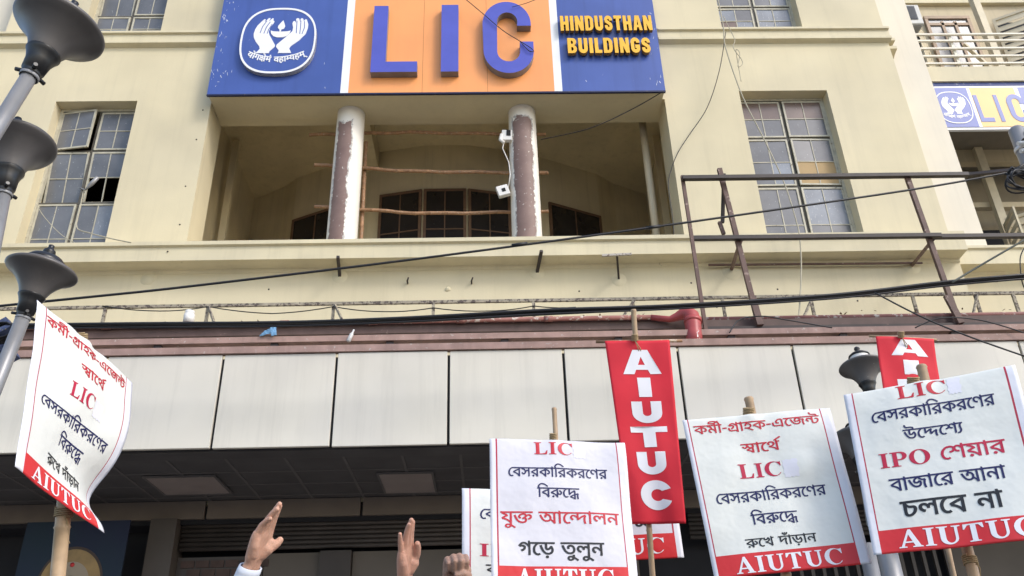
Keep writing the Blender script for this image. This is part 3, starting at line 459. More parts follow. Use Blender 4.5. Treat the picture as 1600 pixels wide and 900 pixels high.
M_BAMBOO = mat('bamboo_cane', (0.34, 0.19, 0.10), rough=0.55, var=0.35, scale=14, spots=(25.0, 0.60, (0.50, 0.40, 0.30)))
M_CANE = mat('pale_bamboo', (0.42, 0.29, 0.17), rough=0.5, var=0.25, scale=18)
M_TWINE = mat('jute_twine', (0.36, 0.26, 0.14), rough=0.9)
M_CABLE = mat('black_cable', (0.012, 0.012, 0.014), rough=0.45, var=0.2)
M_CORD = mat('pale_cord', (0.42, 0.38, 0.28), rough=0.8)
M_LAMP = mat('grey_lamp_shade', (0.12, 0.11, 0.104), rough=0.38, spec=0.5, var=0.15, scale=4, streak=0.10, spots=(26.0, 0.69, (0.30, 0.29, 0.27)))
M_LAMPD = mat('black_lamp_socket', (0.014, 0.014, 0.015), rough=0.35, spec=0.5)
M_POLE = mat('galvanised_pole', (0.28, 0.28, 0.285), rough=0.42, metal=0.35, var=0.12, scale=7)
M_SHUTW = mat('cream_shutter_paint', (0.62, 0.54, 0.38), rough=0.6, var=0.12, scale=5)
M_GROUND = mat('asphalt', (0.05, 0.05, 0.052), rough=0.9, var=0.3, scale=2)
M_PAVE = mat('pavement_slabs', (0.38, 0.35, 0.31), rough=0.9, var=0.2, scale=1.5)

def glass_mat(name, base, dirt, th):
    m = bpy.data.materials.new(name); m.use_nodes = True
    nt = m.node_tree; N = nt.nodes; L = nt.links; b = N['Principled BSDF']
    geo = N.new('ShaderNodeNewGeometry')
    n1 = N.new('ShaderNodeTexNoise'); n1.inputs['Scale'].default_value = 2.2; n1.inputs['Detail'].default_value = 3
    L.new(geo.outputs['Position'], n1.inputs['Vector'])
    c1 = N.new('ShaderNodeMix'); c1.data_type = 'RGBA'; L.new(n1.outputs[0], c1.inputs[0])
    c1.inputs[6].default_value = (*[x*0.55 for x in base], 1); c1.inputs[7].default_value = (*[x*1.45 for x in base], 1)
    mp = N.new('ShaderNodeMapping'); mp.inputs['Scale'].default_value = (1.0, 1.0, 0.45); L.new(geo.outputs['Position'], mp.inputs[0])
    n2 = N.new('ShaderNodeTexNoise'); n2.inputs['Scale'].default_value = 27; n2.inputs['Detail'].default_value = 6; n2.inputs['Roughness'].default_value = 0.7
    L.new(mp.outputs[0], n2.inputs['Vector'])
    r2 = N.new('ShaderNodeMapRange'); r2.inputs[1].default_value = th; r2.inputs[2].default_value = th+0.07; L.new(n2.outputs[0], r2.inputs[0])
    c2 = N.new('ShaderNodeMix'); c2.data_type = 'RGBA'; L.new(r2.outputs[0], c2.inputs[0]); L.new(c1.outputs[2], c2.inputs[6])
    c2.inputs[7].default_value = (*dirt, 1)
    L.new(c2.outputs[2], b.inputs['Base Color'])
    r3 = N.new('ShaderNodeMapRange'); r3.inputs[3].default_value = 0.22; r3.inputs[4].default_value = 0.6; L.new(r2.outputs[0], r3.inputs[0])
    L.new(r3.outputs[0], b.inputs['Roughness'])
    b.inputs['Specular IOR Level'].default_value = 0.6
    return m
M_GLASS = glass_mat('dusty_grey_glass', (0.135, 0.138, 0.145), (0.40, 0.40, 0.39), 0.63)
M_GLASSB = glass_mat('frosted_pale_glass', (0.20, 0.22, 0.25), (0.42, 0.43, 0.43), 0.60)
M_GLASSR = glass_mat('reddish_backed_glass', (0.15, 0.105, 0.085), (0.30, 0.28, 0.26), 0.64)
M_GLASSD = glass_mat('dark_loggia_glass', (0.022, 0.020, 0.022), (0.09, 0.08, 0.07), 0.66)
M_TAN = mat('tan_board', (0.42, 0.29, 0.14), rough=0.7, var=0.12)

# ------------------------------------------------------------------ ground
g = MB(); g.add([(-400, -400, 0), (400, -400, 0), (400, 400, 0), (-400, 400, 0)], [(0, 1, 2, 3)])
tag(g.build('ground', M_PAVE, loc=(0, 0, 0)), None, None, kind='structure')
g = MB(); g.add([(-400, -7, 0.004), (400, -7, 0.004), (400, 7.2, 0.004), (-400, 7.2, 0.004)], [(0, 1, 2, 3)])
tag(g.build('road', M_GROUND, loc=(0, 0, 0)), None, None, kind='structure')
g = MB(); g.box((-60, 7.2, 0.0), (60, 12.9, 0.13))
tag(g.build('pavement', M_PAVE, loc=(0, 10, 0)), None, None, kind='structure')

# ------------------------------------------------------------------ the office building
XL, XR, YF, TOP = -9.56, 8.32, 13.0, 17.8
BLD = thing('office_building', (0, 13, 0), 'cream office block with an open columned loggia and white canopy over dark shops', 'building')

def wall_holes(mb, x0, x1, z0, z1, Y, T, holes, mi=0):
    xs = sorted({x0, x1, *[h[0] for h in holes], *[h[1] for h in holes]})
    zs = sorted({z0, z1, *[h[2] for h in holes], *[h[3] for h in holes]})
    xs = [x for x in xs if x0 <= x <= x1]; zs = [z for z in zs if z0 <= z <= z1]
    def solid_at(i, k):
        if i < 0 or k < 0 or i >= len(xs)-1 or k >= len(zs)-1: return False
        cx = (xs[i]+xs[i+1])/2; cz = (zs[k]+zs[k+1])/2
        return not any(h[0] < cx < h[1] and h[2] < cz < h[3] for h in holes)
    for i in range(len(xs)-1):
        for k in range(len(zs)-1):
            if not solid_at(i, k): continue
            a, b, c, d = xs[i], xs[i+1], zs[k], zs[k+1]
            mb.add([(a,Y,c),(b,Y,c),(b,Y,d),(a,Y,d)], [(0,1,2,3)], mi)
            mb.add([(a,Y+T,c),(b,Y+T,c),(b,Y+T,d),(a,Y+T,d)], [(3,2,1,0)], mi)
            if not solid_at(i-1, k): mb.add([(a,Y,c),(a,Y+T,c),(a,Y+T,d),(a,Y,d)], [(3,2,1,0)], mi)
            if not solid_at(i+1, k): mb.add([(b,Y,c),(b,Y+T,c),(b,Y+T,d),(b,Y,d)], [(0,1,2,3)], mi)
            if not solid_at(i, k-1): mb.add([(a,Y,c),(b,Y,c),(b,Y+T,c),(a,Y+T,c)], [(3,2,1,0)], mi)
            if not solid_at(i, k+1): mb.add([(a,Y,d),(b,Y,d),(b,Y+T,d),(a,Y+T,d)], [(0,1,2,3)], mi)

LOG = (-5.21, 3.55, 9.0, 12.74)
WINS = {'left': (-8.16, -6.62, 9.05, 12.81), 'right': (5.04, 6.79, 9.05, 12.93),
        'upper_left': (-8.02, -6.48, 14.52, 17.5), 'upper_right': (4.95, 6.63, 14.62, 17.5)}
mb = MB()
wall_holes(mb, XL, XR, 4.98, TOP, YF, 0.70, [LOG]+list(WINS.values()))
mb.build('wall', M_WALL, BLD)
mb = MB(); mb.box((-5.19, 12.74, 12.715), (3.50, 13.47, 12.76)); mb.build('loggia_beam', M_WALL, BLD)
for a, b in ((XR, 9.26), (-12.0, XL)):
    mb = MB(); wall_holes(mb, a, b, 4.98, TOP, YF+0.45, 0.7, []); mb.build('end_pilaster', M_STRIP, BLD)
mb = MB(); mb.box((-12, 13.72, 17.8), (9.2, 24, 18.0)); mb.build('roof', M_FASCIA, BLD)
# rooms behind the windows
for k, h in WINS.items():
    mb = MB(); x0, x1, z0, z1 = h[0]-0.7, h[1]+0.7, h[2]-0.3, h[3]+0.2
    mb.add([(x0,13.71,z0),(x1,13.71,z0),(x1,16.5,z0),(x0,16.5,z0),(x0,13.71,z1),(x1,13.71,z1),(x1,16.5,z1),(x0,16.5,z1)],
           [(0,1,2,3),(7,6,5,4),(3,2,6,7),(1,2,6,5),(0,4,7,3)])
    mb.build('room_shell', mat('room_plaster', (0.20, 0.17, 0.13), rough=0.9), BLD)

# string courses and the big ledge
def course(name, x0, x1, Y, prof, m, cap0=True):
    """prof: (projection, z) from top to bottom, closed against the wall plane Y"""
    mb = MB(); n = len(prof)
    vs = [(x0, Y-p, z) for p, z in prof]+[(x1, Y-p, z) for p, z in prof]
    mb.add(vs, [(i+n, i, i+1, i+1+n) for i in range(n-1)]+[tuple(range(n)), tuple(reversed(range(n, 2*n)))])
    return mb.build(name, m, BLD)
for a, b in ((-9.6, -5.24), (3.58, 8.36)):
    course('string_course', a, b, YF+0.02, [(0, 14.56), (0.10, 14.53), (0.14, 14.52), (0.14, 14.47), (0.09, 14.455), (0.09, 14.28), (0.13, 14.27), (0.13, 14.21), (0.02, 14.17), (0, 14.165)], M_LEDGE)
course('string_course', 8.36, 8.62, YF+0.47, [(0, 14.62), (0.20, 14.54), (0.26, 14.52), (0.26, 14.45), (0.12, 14.44), (0.12, 14.32), (0.24, 14.31), (0.24, 14.24), (0.08, 14.20), (0, 14.15)], M_LEDGE)
course('string_course', -12, -9.62, YF+0.47, [(0, 14.62), (0.20, 14.54), (0.26, 14.52), (0.26, 14.45), (0.12, 14.44), (0.12, 14.32), (0.24, 14.31), (0.24, 14.24), (0, 14.15)], M_LEDGE)
course('ledge', -12, 8.12, YF+0.02, [(0, 9.20), (0.60, 9.17), (0.76, 9.17), (0.76, 9.10), (0.71, 9.08), (0.71, 8.83), (0.42, 8.82), (0.41, 8.78), (0.385, 8.76), (0, 8.75)], M_LEDGE)
course('ledge', 8.13, 16, YF+0.47, [(0, 9.20), (0.60, 9.17), (0.72, 9.17), (0.72, 9.12), (0.68, 9.10), (0.68, 8.82), (0.42, 8.80), (0.385, 8.76), (0, 8.74)], M_LEDGE)

YM = 12.64                                   # the mezzanine wall stands forward of the wall above
for a, b_, y in ((-12, 8.12, YM), (8.13, 16, YM+0.45)):
    mb = MB(); mb.box((a, y, 5.5), (b_, y+0.36-0.003, 8.79)); mb.build('mezzanine_wall', M_WALL, BLD)
rp = random.Random(5)
for px, py, yy in ((317, 172, YF), (307, 218, YF), (290, 291, YF), (281, 351, YF), (1120, 480, YM), (420, 452, YM), (905, 455, YM), (262, 393, 12.3), (1080, 442, YM), (1215, 452, YM), (1340, 470, YM)):
    p = W(px, py, yy); mb = MB(); mb.lathe((p.x, yy-0.001, p.z), (0, -1, 0), [(0.016, 0), (0.013, 0.006), (0, 0.007)], 8); mb.build('wall_plug', M_RUSTD, BLD)
for px, py, r in ((232, 435, 0.13), (1142, 425, 0.12), (700, 452, 0.05)):
    p = W(px, py, YM); mb = MB(); pr = [(r, 0), (r*0.8, 0.012), (r*0.35, 0.026), (0, 0.03)]
    mb.lathe((p.x, YM, p.z), (0, -1, 0), pr, 16); mb.v = [v+Vector((0.03*noise.noise(v*14), 0, 0.03*noise.noise(v*11))) for v in mb.v]; mb.build('mortar_patch', M_LEDGE, BLD)
# ------------------------------------------------------------------ windows
def win_z(px, y): return W(px, y, YF+0.25).z
def sash(parent, x0, x1, z0, z1, Y, nx, nz, panes, open_ax=None, ang=0.0, fm=None, fr=0.034, gl=None, bt=0.017):
    """one casement: frame with glazing bars, and its panes; swings about an edge when open"""
    fm = fm or M_STEEL
    def tr(p):
        if open_ax is None: return p
        p = Vector(p)
        if open_ax in ('L', 'R'):
            px = x0 if open_ax == 'L' else x1
            d = p-Vector((px, Y, 0)); a = ang if open_ax == 'R' else -ang
            return Vector((px+d.x*math.cos(a)-d.y*math.sin(a), Y+d.x*math.sin(a)+d.y*math.cos(a), p.z))
        d = p-Vector((0, Y, z1))                       # top hung
        return Vector((p.x, Y+d.y*math.cos(ang)+d.z*math.sin(ang), z1+d.z*math.cos(ang)-d.y*math.sin(ang)))
    f = MB(); t = 0.035
    def bx(a, b, c, d, y0, y1): f.box((a, y0, c), (b, y1, d))
    bx(x0, x0+fr, z0, z1, Y-t/2, Y+t/2); bx(x1-fr, x1, z0, z1, Y-t/2, Y+t/2)
    bx(x0+fr, x1-fr, z0, z0+fr, Y-t/2, Y+t/2); bx(x0+fr, x1-fr, z1-fr, z1, Y-t/2, Y+t/2)
    ix0, ix1, iz0, iz1 = x0+fr, x1-fr, z0+fr, z1-fr
    for i in range(1, nx):
        c = ix0+(ix1-ix0)*i/nx; bx(c-bt/2, c+bt/2, iz0, iz1, Y-0.012, Y+0.012)
    for k in range(1, nz):
        c = iz0+(iz1-iz0)*k/nz; bx(ix0, ix1, c-bt/2, c+bt/2, Y-0.0145, Y+0.0095)
    f.v = [tr(p) for p in f.v]
    f.build('sash', fm, parent)
    p = MB()
    for i in range(nx):
        for k in range(nz):
            mi = panes[(nz-1-k)*nx+i] if panes else 0
            if mi < 0: continue
            a, b = ix0+(ix1-ix0)*i/nx, ix0+(ix1-ix0)*(i+1)/nx; c, d = iz0+(iz1-iz0)*k/nz, iz0+(iz1-iz0)*(k+1)/nz
            tl = random.uniform(-0.004, 0.004); tv = random.uniform(-0.004, 0.004)
            p.hexa([(a, Y+tl, c+0.0), (b, Y-tl, c), (b, Y-tl+tv, d), (a, Y+tl+tv, d)], 0.004, mi)
    p.v = [tr(q) for q in p.v]
    if p.v: p.build('pane', gl or [M_GLASS, M_GLASSB, M_GLASSR, M_TAN], parent)
def window(key, zs, layout, label=None):
    x0, x1, z0, z1 = WINS[key]; Y = YF+0.27
    f = MB(); fw_ = 0.05
    f.box((x0, Y-0.03, z0), (x0+fw_, Y+0.05, z1)); f.box((x1-fw_, Y-0.03, z0), (x1, Y+0.05, z1))
    f.box((x0+fw_, Y-0.03, z1-fw_), (x1-fw_, Y+0.05, z1)); f.box((x0+fw_, Y-0.03, z0), (x1-fw_, Y+0.05, z0+fw_))
    xm = (x0+x1)/2
    f.box((xm-0.025, Y+0.0, z0+fw_), (xm+0.025, Y+0.052, z1-fw_), 1)
    for z in zs[1:-1]:
        f.box((x0+fw_, Y-0.005, z-0.022), (x1-fw_, Y+0.045, z+0.022), 1)
    w = f.build('window', [M_STEEL, M_STEELK], BLD)
    if label: w['label'] = label
    zs = [z1-fw_]+list(zs[1:-1])+[z0+fw_]
    for r in range(len(zs)-1):
        for c in range(2):
            a, b = (x0+fw_, xm-0.025) if c == 0 else (xm+0.025, x1-fw_)
            opt = layout.get((r, c), {})
            sash(w, a+0.004, b-0.004, zs[r+1]+0.026, zs[r]-0.026, Y+opt.get('dy', -0.005), 2, 2, opt.get('panes', [0]*4), opt.get('ax'), opt.get('ang', 0))
    return w
window('left', [12.8, win_z(150, 236), win_z(130, 317), 9.1],
       {(0, 0): dict(ax='L', ang=0.16), (1, 0): dict(ax='T', ang=-0.12), (1, 1): dict(ax='T', ang=-0.06, panes=[0, 0, -1, -1]), (2, 1): dict(panes=[0, 1, 0, 0])})
window('right', [12.9, win_z(1200, 216.5), win_z(1210, 292), 9.1],
       {(0, 0): dict(panes=[2, 2, 0, 0]), (0, 1): dict(panes=[2, 2, 0, 0], dy=-0.02), (1, 0): dict(panes=[0, 0, 0, 1]),
        (1, 1): dict(panes=[0, 0, 3, 3], ax='R', ang=0.035), (2, 0): dict(panes=[0, 0, 0, 0]), (2, 1): dict(panes=[1, 1, 0, 0], ax='R', ang=0.02)})
window('upper_left', [17.4, 16.45, 15.3, 14.5], {(1, 0): dict(ax='T', ang=-0.05), (2, 0): dict(panes=[0, 0, 1, 1])})
window('upper_right', [17.4, 16.5, 15.45, 14.5], {(2, 0): dict(panes=[1, 0, 2, 1]), (2, 1): dict(panes=[1, 1, 1, 1]), (1, 1): dict(panes=[1, 1, 0, 1])})

# ------------------------------------------------------------------ loggia
lx0, lx1, lz0, lz1 = -5.75, 4.1, 9.0, 14.0
mb = MB()
bow = [(lx0, 18.1), (-4.87, 17.55), (-4.5, 17.2), (-3.25, 16.55), (-2.6, 16.3), (-2.36, 16.22), (-1.36, 16.0), (-0.38, 16.0), (0.60, 16.22), (0.86, 16.3), (1.45, 16.55), (2.76, 17.2), (3.2, 17.6), (lx1, 18.1)]
OX = -0.10
for i in range(len(bow)-1):
    (xa, ya), (xb, yb) = bow[i], bow[i+1]
    mb.add([(xa, ya, lz0), (xb, yb, lz0), (xb, yb, lz1), (xa, ya, lz1)], [(0, 1, 2, 3)])
mb.add([(lx0, 13.70, lz0), (lx0, 18.1, lz0), (lx0, 18.1, lz1), (lx0, 13.70, lz1)], [(0, 1, 2, 3)])
mb.add([(lx1, 13.70, lz0), (lx1, 18.1, lz0), (lx1, 18.1, lz1), (lx1, 13.70, lz1)], [(3, 2, 1, 0)])
mb.add([(lx0, 13.0, lz0-0.001), (lx1, 13.0, lz0-0.001), (lx1, 18.3, lz0-0.001), (lx0, 18.3, lz0-0.001)], [(0, 1, 2, 3)])
mb.build('loggia_wall', M_WALLB, BLD)
mb = MB(); mb.box((lx0-0.1, 13.705, lz1), (lx1+0.1, 18.4, lz1+0.15))
for x in (-2.6, 0.77): mb.box((x-0.18, 13.71, 13.5), (x+0.18, 17.0, lz1-0.002))
mb.build('loggia_ceiling', M_WALLB, BLD)
# lights in the bowed back wall
def bow_window(i0, z0, z1, nx):
    (xa, ya), (xb, yb) = bow[i0], bow[i0+1]
    a = Vector((xa, ya, 0)); b = Vector((xb, yb, 0)); d = (b-a).normalized(); nrm = Vector((d.y, -d.x, 0))
    ln = (b-a).length
    f = MB(); t = 0.05
    def bar(u0, u1, w0, w1, o, mi=0):
        q = [a+d*u0+nrm*o+Vector((0, 0, w0)), a+d*u1+nrm*o+Vector((0, 0, w0)), a+d*u1+nrm*o+Vector((0, 0, w1)), a+d*u0+nrm*o+Vector((0, 0, w1))]
        f.hexa(q, -t, mi)
    bar(0.02, 0.08, z0, z1, 0.06); bar(ln-0.08, ln-0.02, z0, z1, 0.06)
    bar(0.08, ln-0.08, z1-0.06, z1, 0.06); bar(0.08, ln-0.08, z0+0.55, z0+0.62, 0.062)
    for k in range(1, nx): bar(0.08+(ln-0.16)*k/nx-0.012, 0.08+(ln-0.16)*k/nx+0.012, z0, z1-0.06, 0.058)
    bar(0.08, ln-0.08, (z0+z1)/2+0.3, (z0+z1)/2+0.325, 0.056)
    w = f.build('window', M_STEELD, BLD)
    p = MB()
    p.hexa([a+d*0.06+nrm*0.03+Vector((0, 0, z0)), a+d*(ln-0.06)+nrm*0.03+Vector((0, 0, z0)), a+d*(ln-0.06)+nrm*0.03+Vector((0, 0, z1-0.03)), a+d*0.06+nrm*0.03+Vector((0, 0, z1-0.03))], 0.01)
    p.build('pane', M_GLASSD, w)
zt = W(690, 297, 16.0).z
for i0, nx in ((2, 2), (5, 2), (6, 2), (7, 2), (10, 2)): bow_window(i0, 10.0, zt, nx)

def column_mat(name, u0, half, top, s):
    m = bpy.data.materials.new(name); m.use_nodes = True
    nt = m.node_tree; N = nt.nodes; L = nt.links; b = N['Principled BSDF']; b.inputs['Roughness'].default_value = 0.6
    uv = N.new('ShaderNodeUVMap'); sp = N.new('ShaderNodeSeparateXYZ'); L.new(uv.outputs[0], sp.inputs[0])
    geo = N.new('ShaderNodeNewGeometry')
    def noise_(scale, det=6):
        n = N.new('ShaderNodeTexNoise'); n.inputs['Scale'].default_value = scale; n.inputs['Detail'].default_value = det
        n.inputs['Roughness'].default_value = 0.65; L.new(geo.outputs['Position'], n.inputs['Vector']); return n.outputs[0]
    def math_(op, a, b_):
        n = N.new('ShaderNodeMath'); n.operation = op
        for i, x in enumerate((a, b_)):
            if isinstance(x, (int, float)): n.inputs[i].default_value = x
            else: L.new(x, n.inputs[i])
        return n.outputs[0]
    d = math_('ABSOLUTE', math_('SUBTRACT', sp.outputs[0], u0), 0)
    d = math_('ADD', d, math_('MULTIPLY', math_('SUBTRACT', noise_(s), 0.5), 0.10))
    d = math_('ADD', d, math_('MULTIPLY', math_('SUBTRACT', noise_(s*5), 0.5), 0.05))
    inside = math_('LESS_THAN', d, half)
    v = math_('ADD', sp.outputs[1], math_('MULTIPLY', math_('SUBTRACT', noise_(6), 0.5), 0.5))
    inside = math_('MULTIPLY', inside, math_('LESS_THAN', v, top))
    chips = math_('GREATER_THAN', noise_(16), 0.66)
    inside = math_('MULTIPLY', inside, math_('SUBTRACT', 1.0, chips))
    specks = math_('GREATER_THAN', noise_(24), 0.70)
    inside = math_('MAXIMUM', inside, specks)
    mx = N.new('ShaderNodeMix'); mx.data_type = 'RGBA'; L.new(inside, mx.inputs[0])
    mx.inputs[6].default_value = (0.78, 0.74, 0.66, 1); mx.inputs[7].default_value = (0.20, 0.125, 0.10, 1)
    ring = math_('MULTIPLY', math_('LESS_THAN', d, half+0.016), math_('LESS_THAN', v, top+0.05))
    ring = math_('MULTIPLY', ring, math_('GREATER_THAN', noise_(9), 0.46))
    m0 = N.new('ShaderNodeMix'); m0.data_type = 'RGBA'; L.new(ring, m0.inputs[0]); m0.inputs[6].default_value = (0.78, 0.74, 0.66, 1); m0.inputs[7].default_value = (0.42, 0.40, 0.37, 1)
    L.new(m0.outputs[2], mx.inputs[6])
    mb2 = N.new('ShaderNodeMix'); mb2.data_type = 'RGBA'; L.new(noise_(4, 8), mb2.inputs[0]); mb2.inputs[6].default_value = (0.15, 0.09, 0.075, 1); mb2.inputs[7].default_value = (0.27, 0.18, 0.15, 1)
    L.new(mb2.outputs[2], mx.inputs[7])
    mv = N.new('ShaderNodeMapRange'); mv.inputs[3].default_value = 0.85; mv.inputs[4].default_value = 1.1; L.new(noise_(3), mv.inputs[0])
    sc = N.new('ShaderNodeVectorMath'); sc.operation = 'SCALE'; L.new(mx.outputs[2], sc.inputs[0]); L.new(mv.outputs[0], sc.inputs['Scale'])
    L.new(sc.outputs[0], b.inputs['Base Color'])
    bp = N.new('ShaderNodeBump'); bp.inputs['Strength'].default_value = 0.5; bp.inputs['Distance'].default_value = 0.01; bp.invert = True
    L.new(inside, bp.inputs['Height']); L.new(bp.outputs[0], b.inputs['Normal'])
    return m
for (cx, u0, half, top, s, lb) in ((-2.58, 0.705, 0.085, 3.35, 3.0, 'left'), (0.77, 0.735, 0.11, 3.4, 2.3, 'right')):
    mb = MB(); mb.lathe((cx, 13.35, 9.0), (0, 0, 1), [(0.275, 0), (0.275, 1.0), (0.272, 2.5), (0.268, 3.4), (0.266, 3.714)], 48)
    mb.build('column', column_mat('peeling_column_paint_'+lb, u0, half, top, s), BLD)
for x, yy in ((-5.55, 13.95), (W(1021, 330, 14.0).x, 14.0)):
    mb = MB(); mb.tube([(x, yy, 9.1), (x, yy, 13.95)], 0.075, 16)
    mb.tube([(x, yy, 9.5), (x, yy, 9.62)], 0.09, 16)
    mb.build('drain_pipe', M_PVCD, BLD)
for x in (-5.35, 3.9):
    mb = MB(); mb.box((-5.62 if x < 0 else 3.86, 15.6, 9.0), (-5.48 if x < 0 else 4.0, 15.72, 13.9))
    mb.build('conduit', M_WALLB, BLD)

# ------------------------------------------------------------------ canopy
FY = 10.5
xs = [-11.0, -9.5, -8.0, -6.45, -4.97, -3.46, -1.975, -0.5, 1.02, 2.55, 4.10, 5.68, 7.2, 8.7, 10.2, 11.7, 13.2]
for a, b in zip(xs[:-1], xs[1:]):
    rj = random.Random(int(a*100)); jy = rj.uniform(-0.006, 0.006); jz = rj.uniform(-0.008, 0.006); jt = rj.uniform(-0.008, 0.008)
    mb = MB(); mb.box((a+0.017, FY+jy, 5.03+jz), (b-0.017, FY+0.05, 6.305))
    mb.v = [Vector((v.x, v.y+(jt*(v.z-5.6) if v.y < FY+0.03 else 0), v.z)) for v in mb.v]
    o = mb.build('fascia_panel', M_FASCIA, BLD)
    bv = o.modifiers.new('bevel', 'BEVEL'); bv.width = 0.006; bv.segments = 1
mb = MB(); mb.box((-11, FY+0.04, 5.06), (13.2, FY+0.12, 6.26))
mb.build('fascia_backing', M_JOINT, BLD)
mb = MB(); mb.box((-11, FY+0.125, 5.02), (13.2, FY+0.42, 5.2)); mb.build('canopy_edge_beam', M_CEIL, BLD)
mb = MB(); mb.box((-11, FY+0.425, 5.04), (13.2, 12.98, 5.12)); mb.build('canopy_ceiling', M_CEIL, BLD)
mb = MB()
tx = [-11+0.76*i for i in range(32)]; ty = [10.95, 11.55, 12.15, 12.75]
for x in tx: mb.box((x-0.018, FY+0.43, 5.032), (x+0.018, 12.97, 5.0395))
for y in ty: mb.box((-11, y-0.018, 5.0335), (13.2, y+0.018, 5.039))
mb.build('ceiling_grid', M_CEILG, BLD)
mb = MB(); mb.box((-11, FY+0.13, 6.18), (13.2, 12.98, 6.26)); mb.build('canopy_roof', M_FASCIA, BLD)

# ------------------------------------------------------------------ shop fronts under the canopy
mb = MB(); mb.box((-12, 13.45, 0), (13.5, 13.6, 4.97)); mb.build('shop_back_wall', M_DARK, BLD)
lz = [-11, -8.3, -6.35, -4.20, -1.90, -0.15, 1.9, 4.2, 6.5, 8.8, 11]
for a, b in zip(lz[:-1], lz[1:]):
    mb = MB(); mb.box((a+0.02, 12.94, 4.765), (b-0.02, 12.998, 5.03)); mb.build('lintel_panel', M_LINTEL, BLD)
mb = MB(); mb.box((-12, 13.0, 4.70), (13.5, 13.44, 4.96)); mb.build('lintel_beam', M_DARK, BLD)
for a, b in ((-4.55, 2.2), (3.0, 12.5)):
    mb = MB()
    for k in range(6): mb.tube([(a, 13.06, 4.68-k*0.066), (b, 13.06, 4.68-k*0.066)], 0.033, 10)
    mb.build('roller_shutter', M_SHUT, BLD)
mb = MB(); mb.box((-4.95, 12.85, 0.13), (-4.57, 13.3, 4.76)); mb.build('pier', mat('pier_paint', (0.085, 0.07, 0.06), rough=0.6), BLD)
mb = MB(); mb.box((-2.47, 12.98, 0.13), (-2.02, 13.3, 4.27)); mb.build('pier', mat('dark_brown_pier', (0.05, 0.04, 0.035)), BLD)
for a, b, c in ((-3.30, -2.48, 4.27), (-2.01, 2.2, 4.27), (6.9, 9.5, 4.6)):
    mb = MB(); mb.box((a, 13.1, 0.13), (b, 13.2, c)); mb.build('shop_board', M_SHOP, BLD)
mb = MB()
for r in range(8):
    for c in range(7):
        x = -4.5+c*0.215+(0.1 if r % 2 else 0); z = 4.19-r*0.125
        if x+0.19 < -3.15: mb.box((x, 13.08, z-0.10), (x+0.19, 13.16, z))
mb.build('brick_grille', M_BRICK, BLD)
mb = MB(); mb.box((-4.56, 13.10, 3.0), (-3.31, 13.15, 4.24)); mb.build('grille_frame', M_SHUT, BLD)
mb = MB()
for i in range(14): mb.box((4.55+i*0.17, 13.05, 2.5), (4.60+i*0.17, 13.1, 4.35))
mb.build('shop_grating', M_SHUT, BLD)
for px0, px1, y0, y1 in ((258, 362, 742, 769), (600, 684, 737, 767)):
    a = W(px0, y0, 11.0); k = (5.04-CAM.z)
    def ceil_at(px, py):
        r = ray(px, py); return CAM+r*(k/r.z)
    c0, c1 = ceil_at((px0+px1)/2, y1), ceil_at((px0+px1)/2, y0)
    w = 0.46 if px0 < 400 else 0.36
    t = thing('ceiling_light', (c0.x, (c0.y+c1.y)/2, 5.0), 'unlit pale square ceiling light under the canopy, '+('above the brick grille' if px0 < 400 else 'right of the raised hands'), 'ceiling light', 'square lights in the canopy ceiling')
    f = MB(); x0, x1, ya, yb = c0.x-w, c0.x+w, c1.y, c0.y
    f.box((x0-0.03, ya-0.03, 5.005), (x0, yb+0.03, 5.03)); f.box((x1, ya-0.03, 5.005), (x1+0.03, yb+0.03, 5.03))
    f.box((x0, ya-0.03, 5.005), (x1, ya, 5.03)); f.box((x0, yb, 5.005), (x1, yb+0.03, 5.03))
    f.build('frame', M_CEILG, t)
    f = MB(); f.box((x0, ya, 5.012), (x1, yb, 5.028)); f.build('diffuser', mat('pale_diffuser', (0.30, 0.25, 0.23), rough=0.4), t)

# ------------------------------------------------------------------ emblem (oval, two hands round an oil lamp, motto)
HAND_L = [(330,334),(412,334),(413,323),(441,296),(442,284),(400,222),(391,200),(398,172),(413,150),(419,135),(414,128),(408,132),(396,148),(410,128),(411,116),(404,114),(382,140),(391,118),(389,112),(380,114),(358,142),(362,122),(356,119),(347,127),(318,160),(306,186),(301,214),(306,238),(322,264),(346,290),(352,308)]
HAND_R = [(466,334),(548,334),(532,306),(540,292),(585,258),(622,216),(632,180),(632,154),(620,124),(612,122),(604,130),(606,142),(596,118),(588,114),(580,120),(581,140),(570,116),(561,114),(552,120),(556,146),(546,132),(536,136),(532,148),(540,176),(538,198),(516,222),(452,282),(450,296),(470,318)]
SLITS = [[(372,132),(350,168),(340,210)],[(394,138),(374,172),(364,212)],[(408,152),(390,186),(384,214)],[(560,132),(562,176),(564,212)],[(584,132),(586,176),(586,216)],[(606,136),(611,176),(600,216)]]
BOWL = [(404,192),(408,212),(424,228),(446,236),(484,236),(508,228),(522,212),(527,192)]+[(466+61*math.cos(rad(a)), 192+8*math.sin(rad(a))) for a in range(0, 181, 20)]
FLAME = [(474,128),(484,150),(490,166),(484,182),(470,188),(466,200),(458,200),(458,188),(446,178),(446,164),(458,148)]
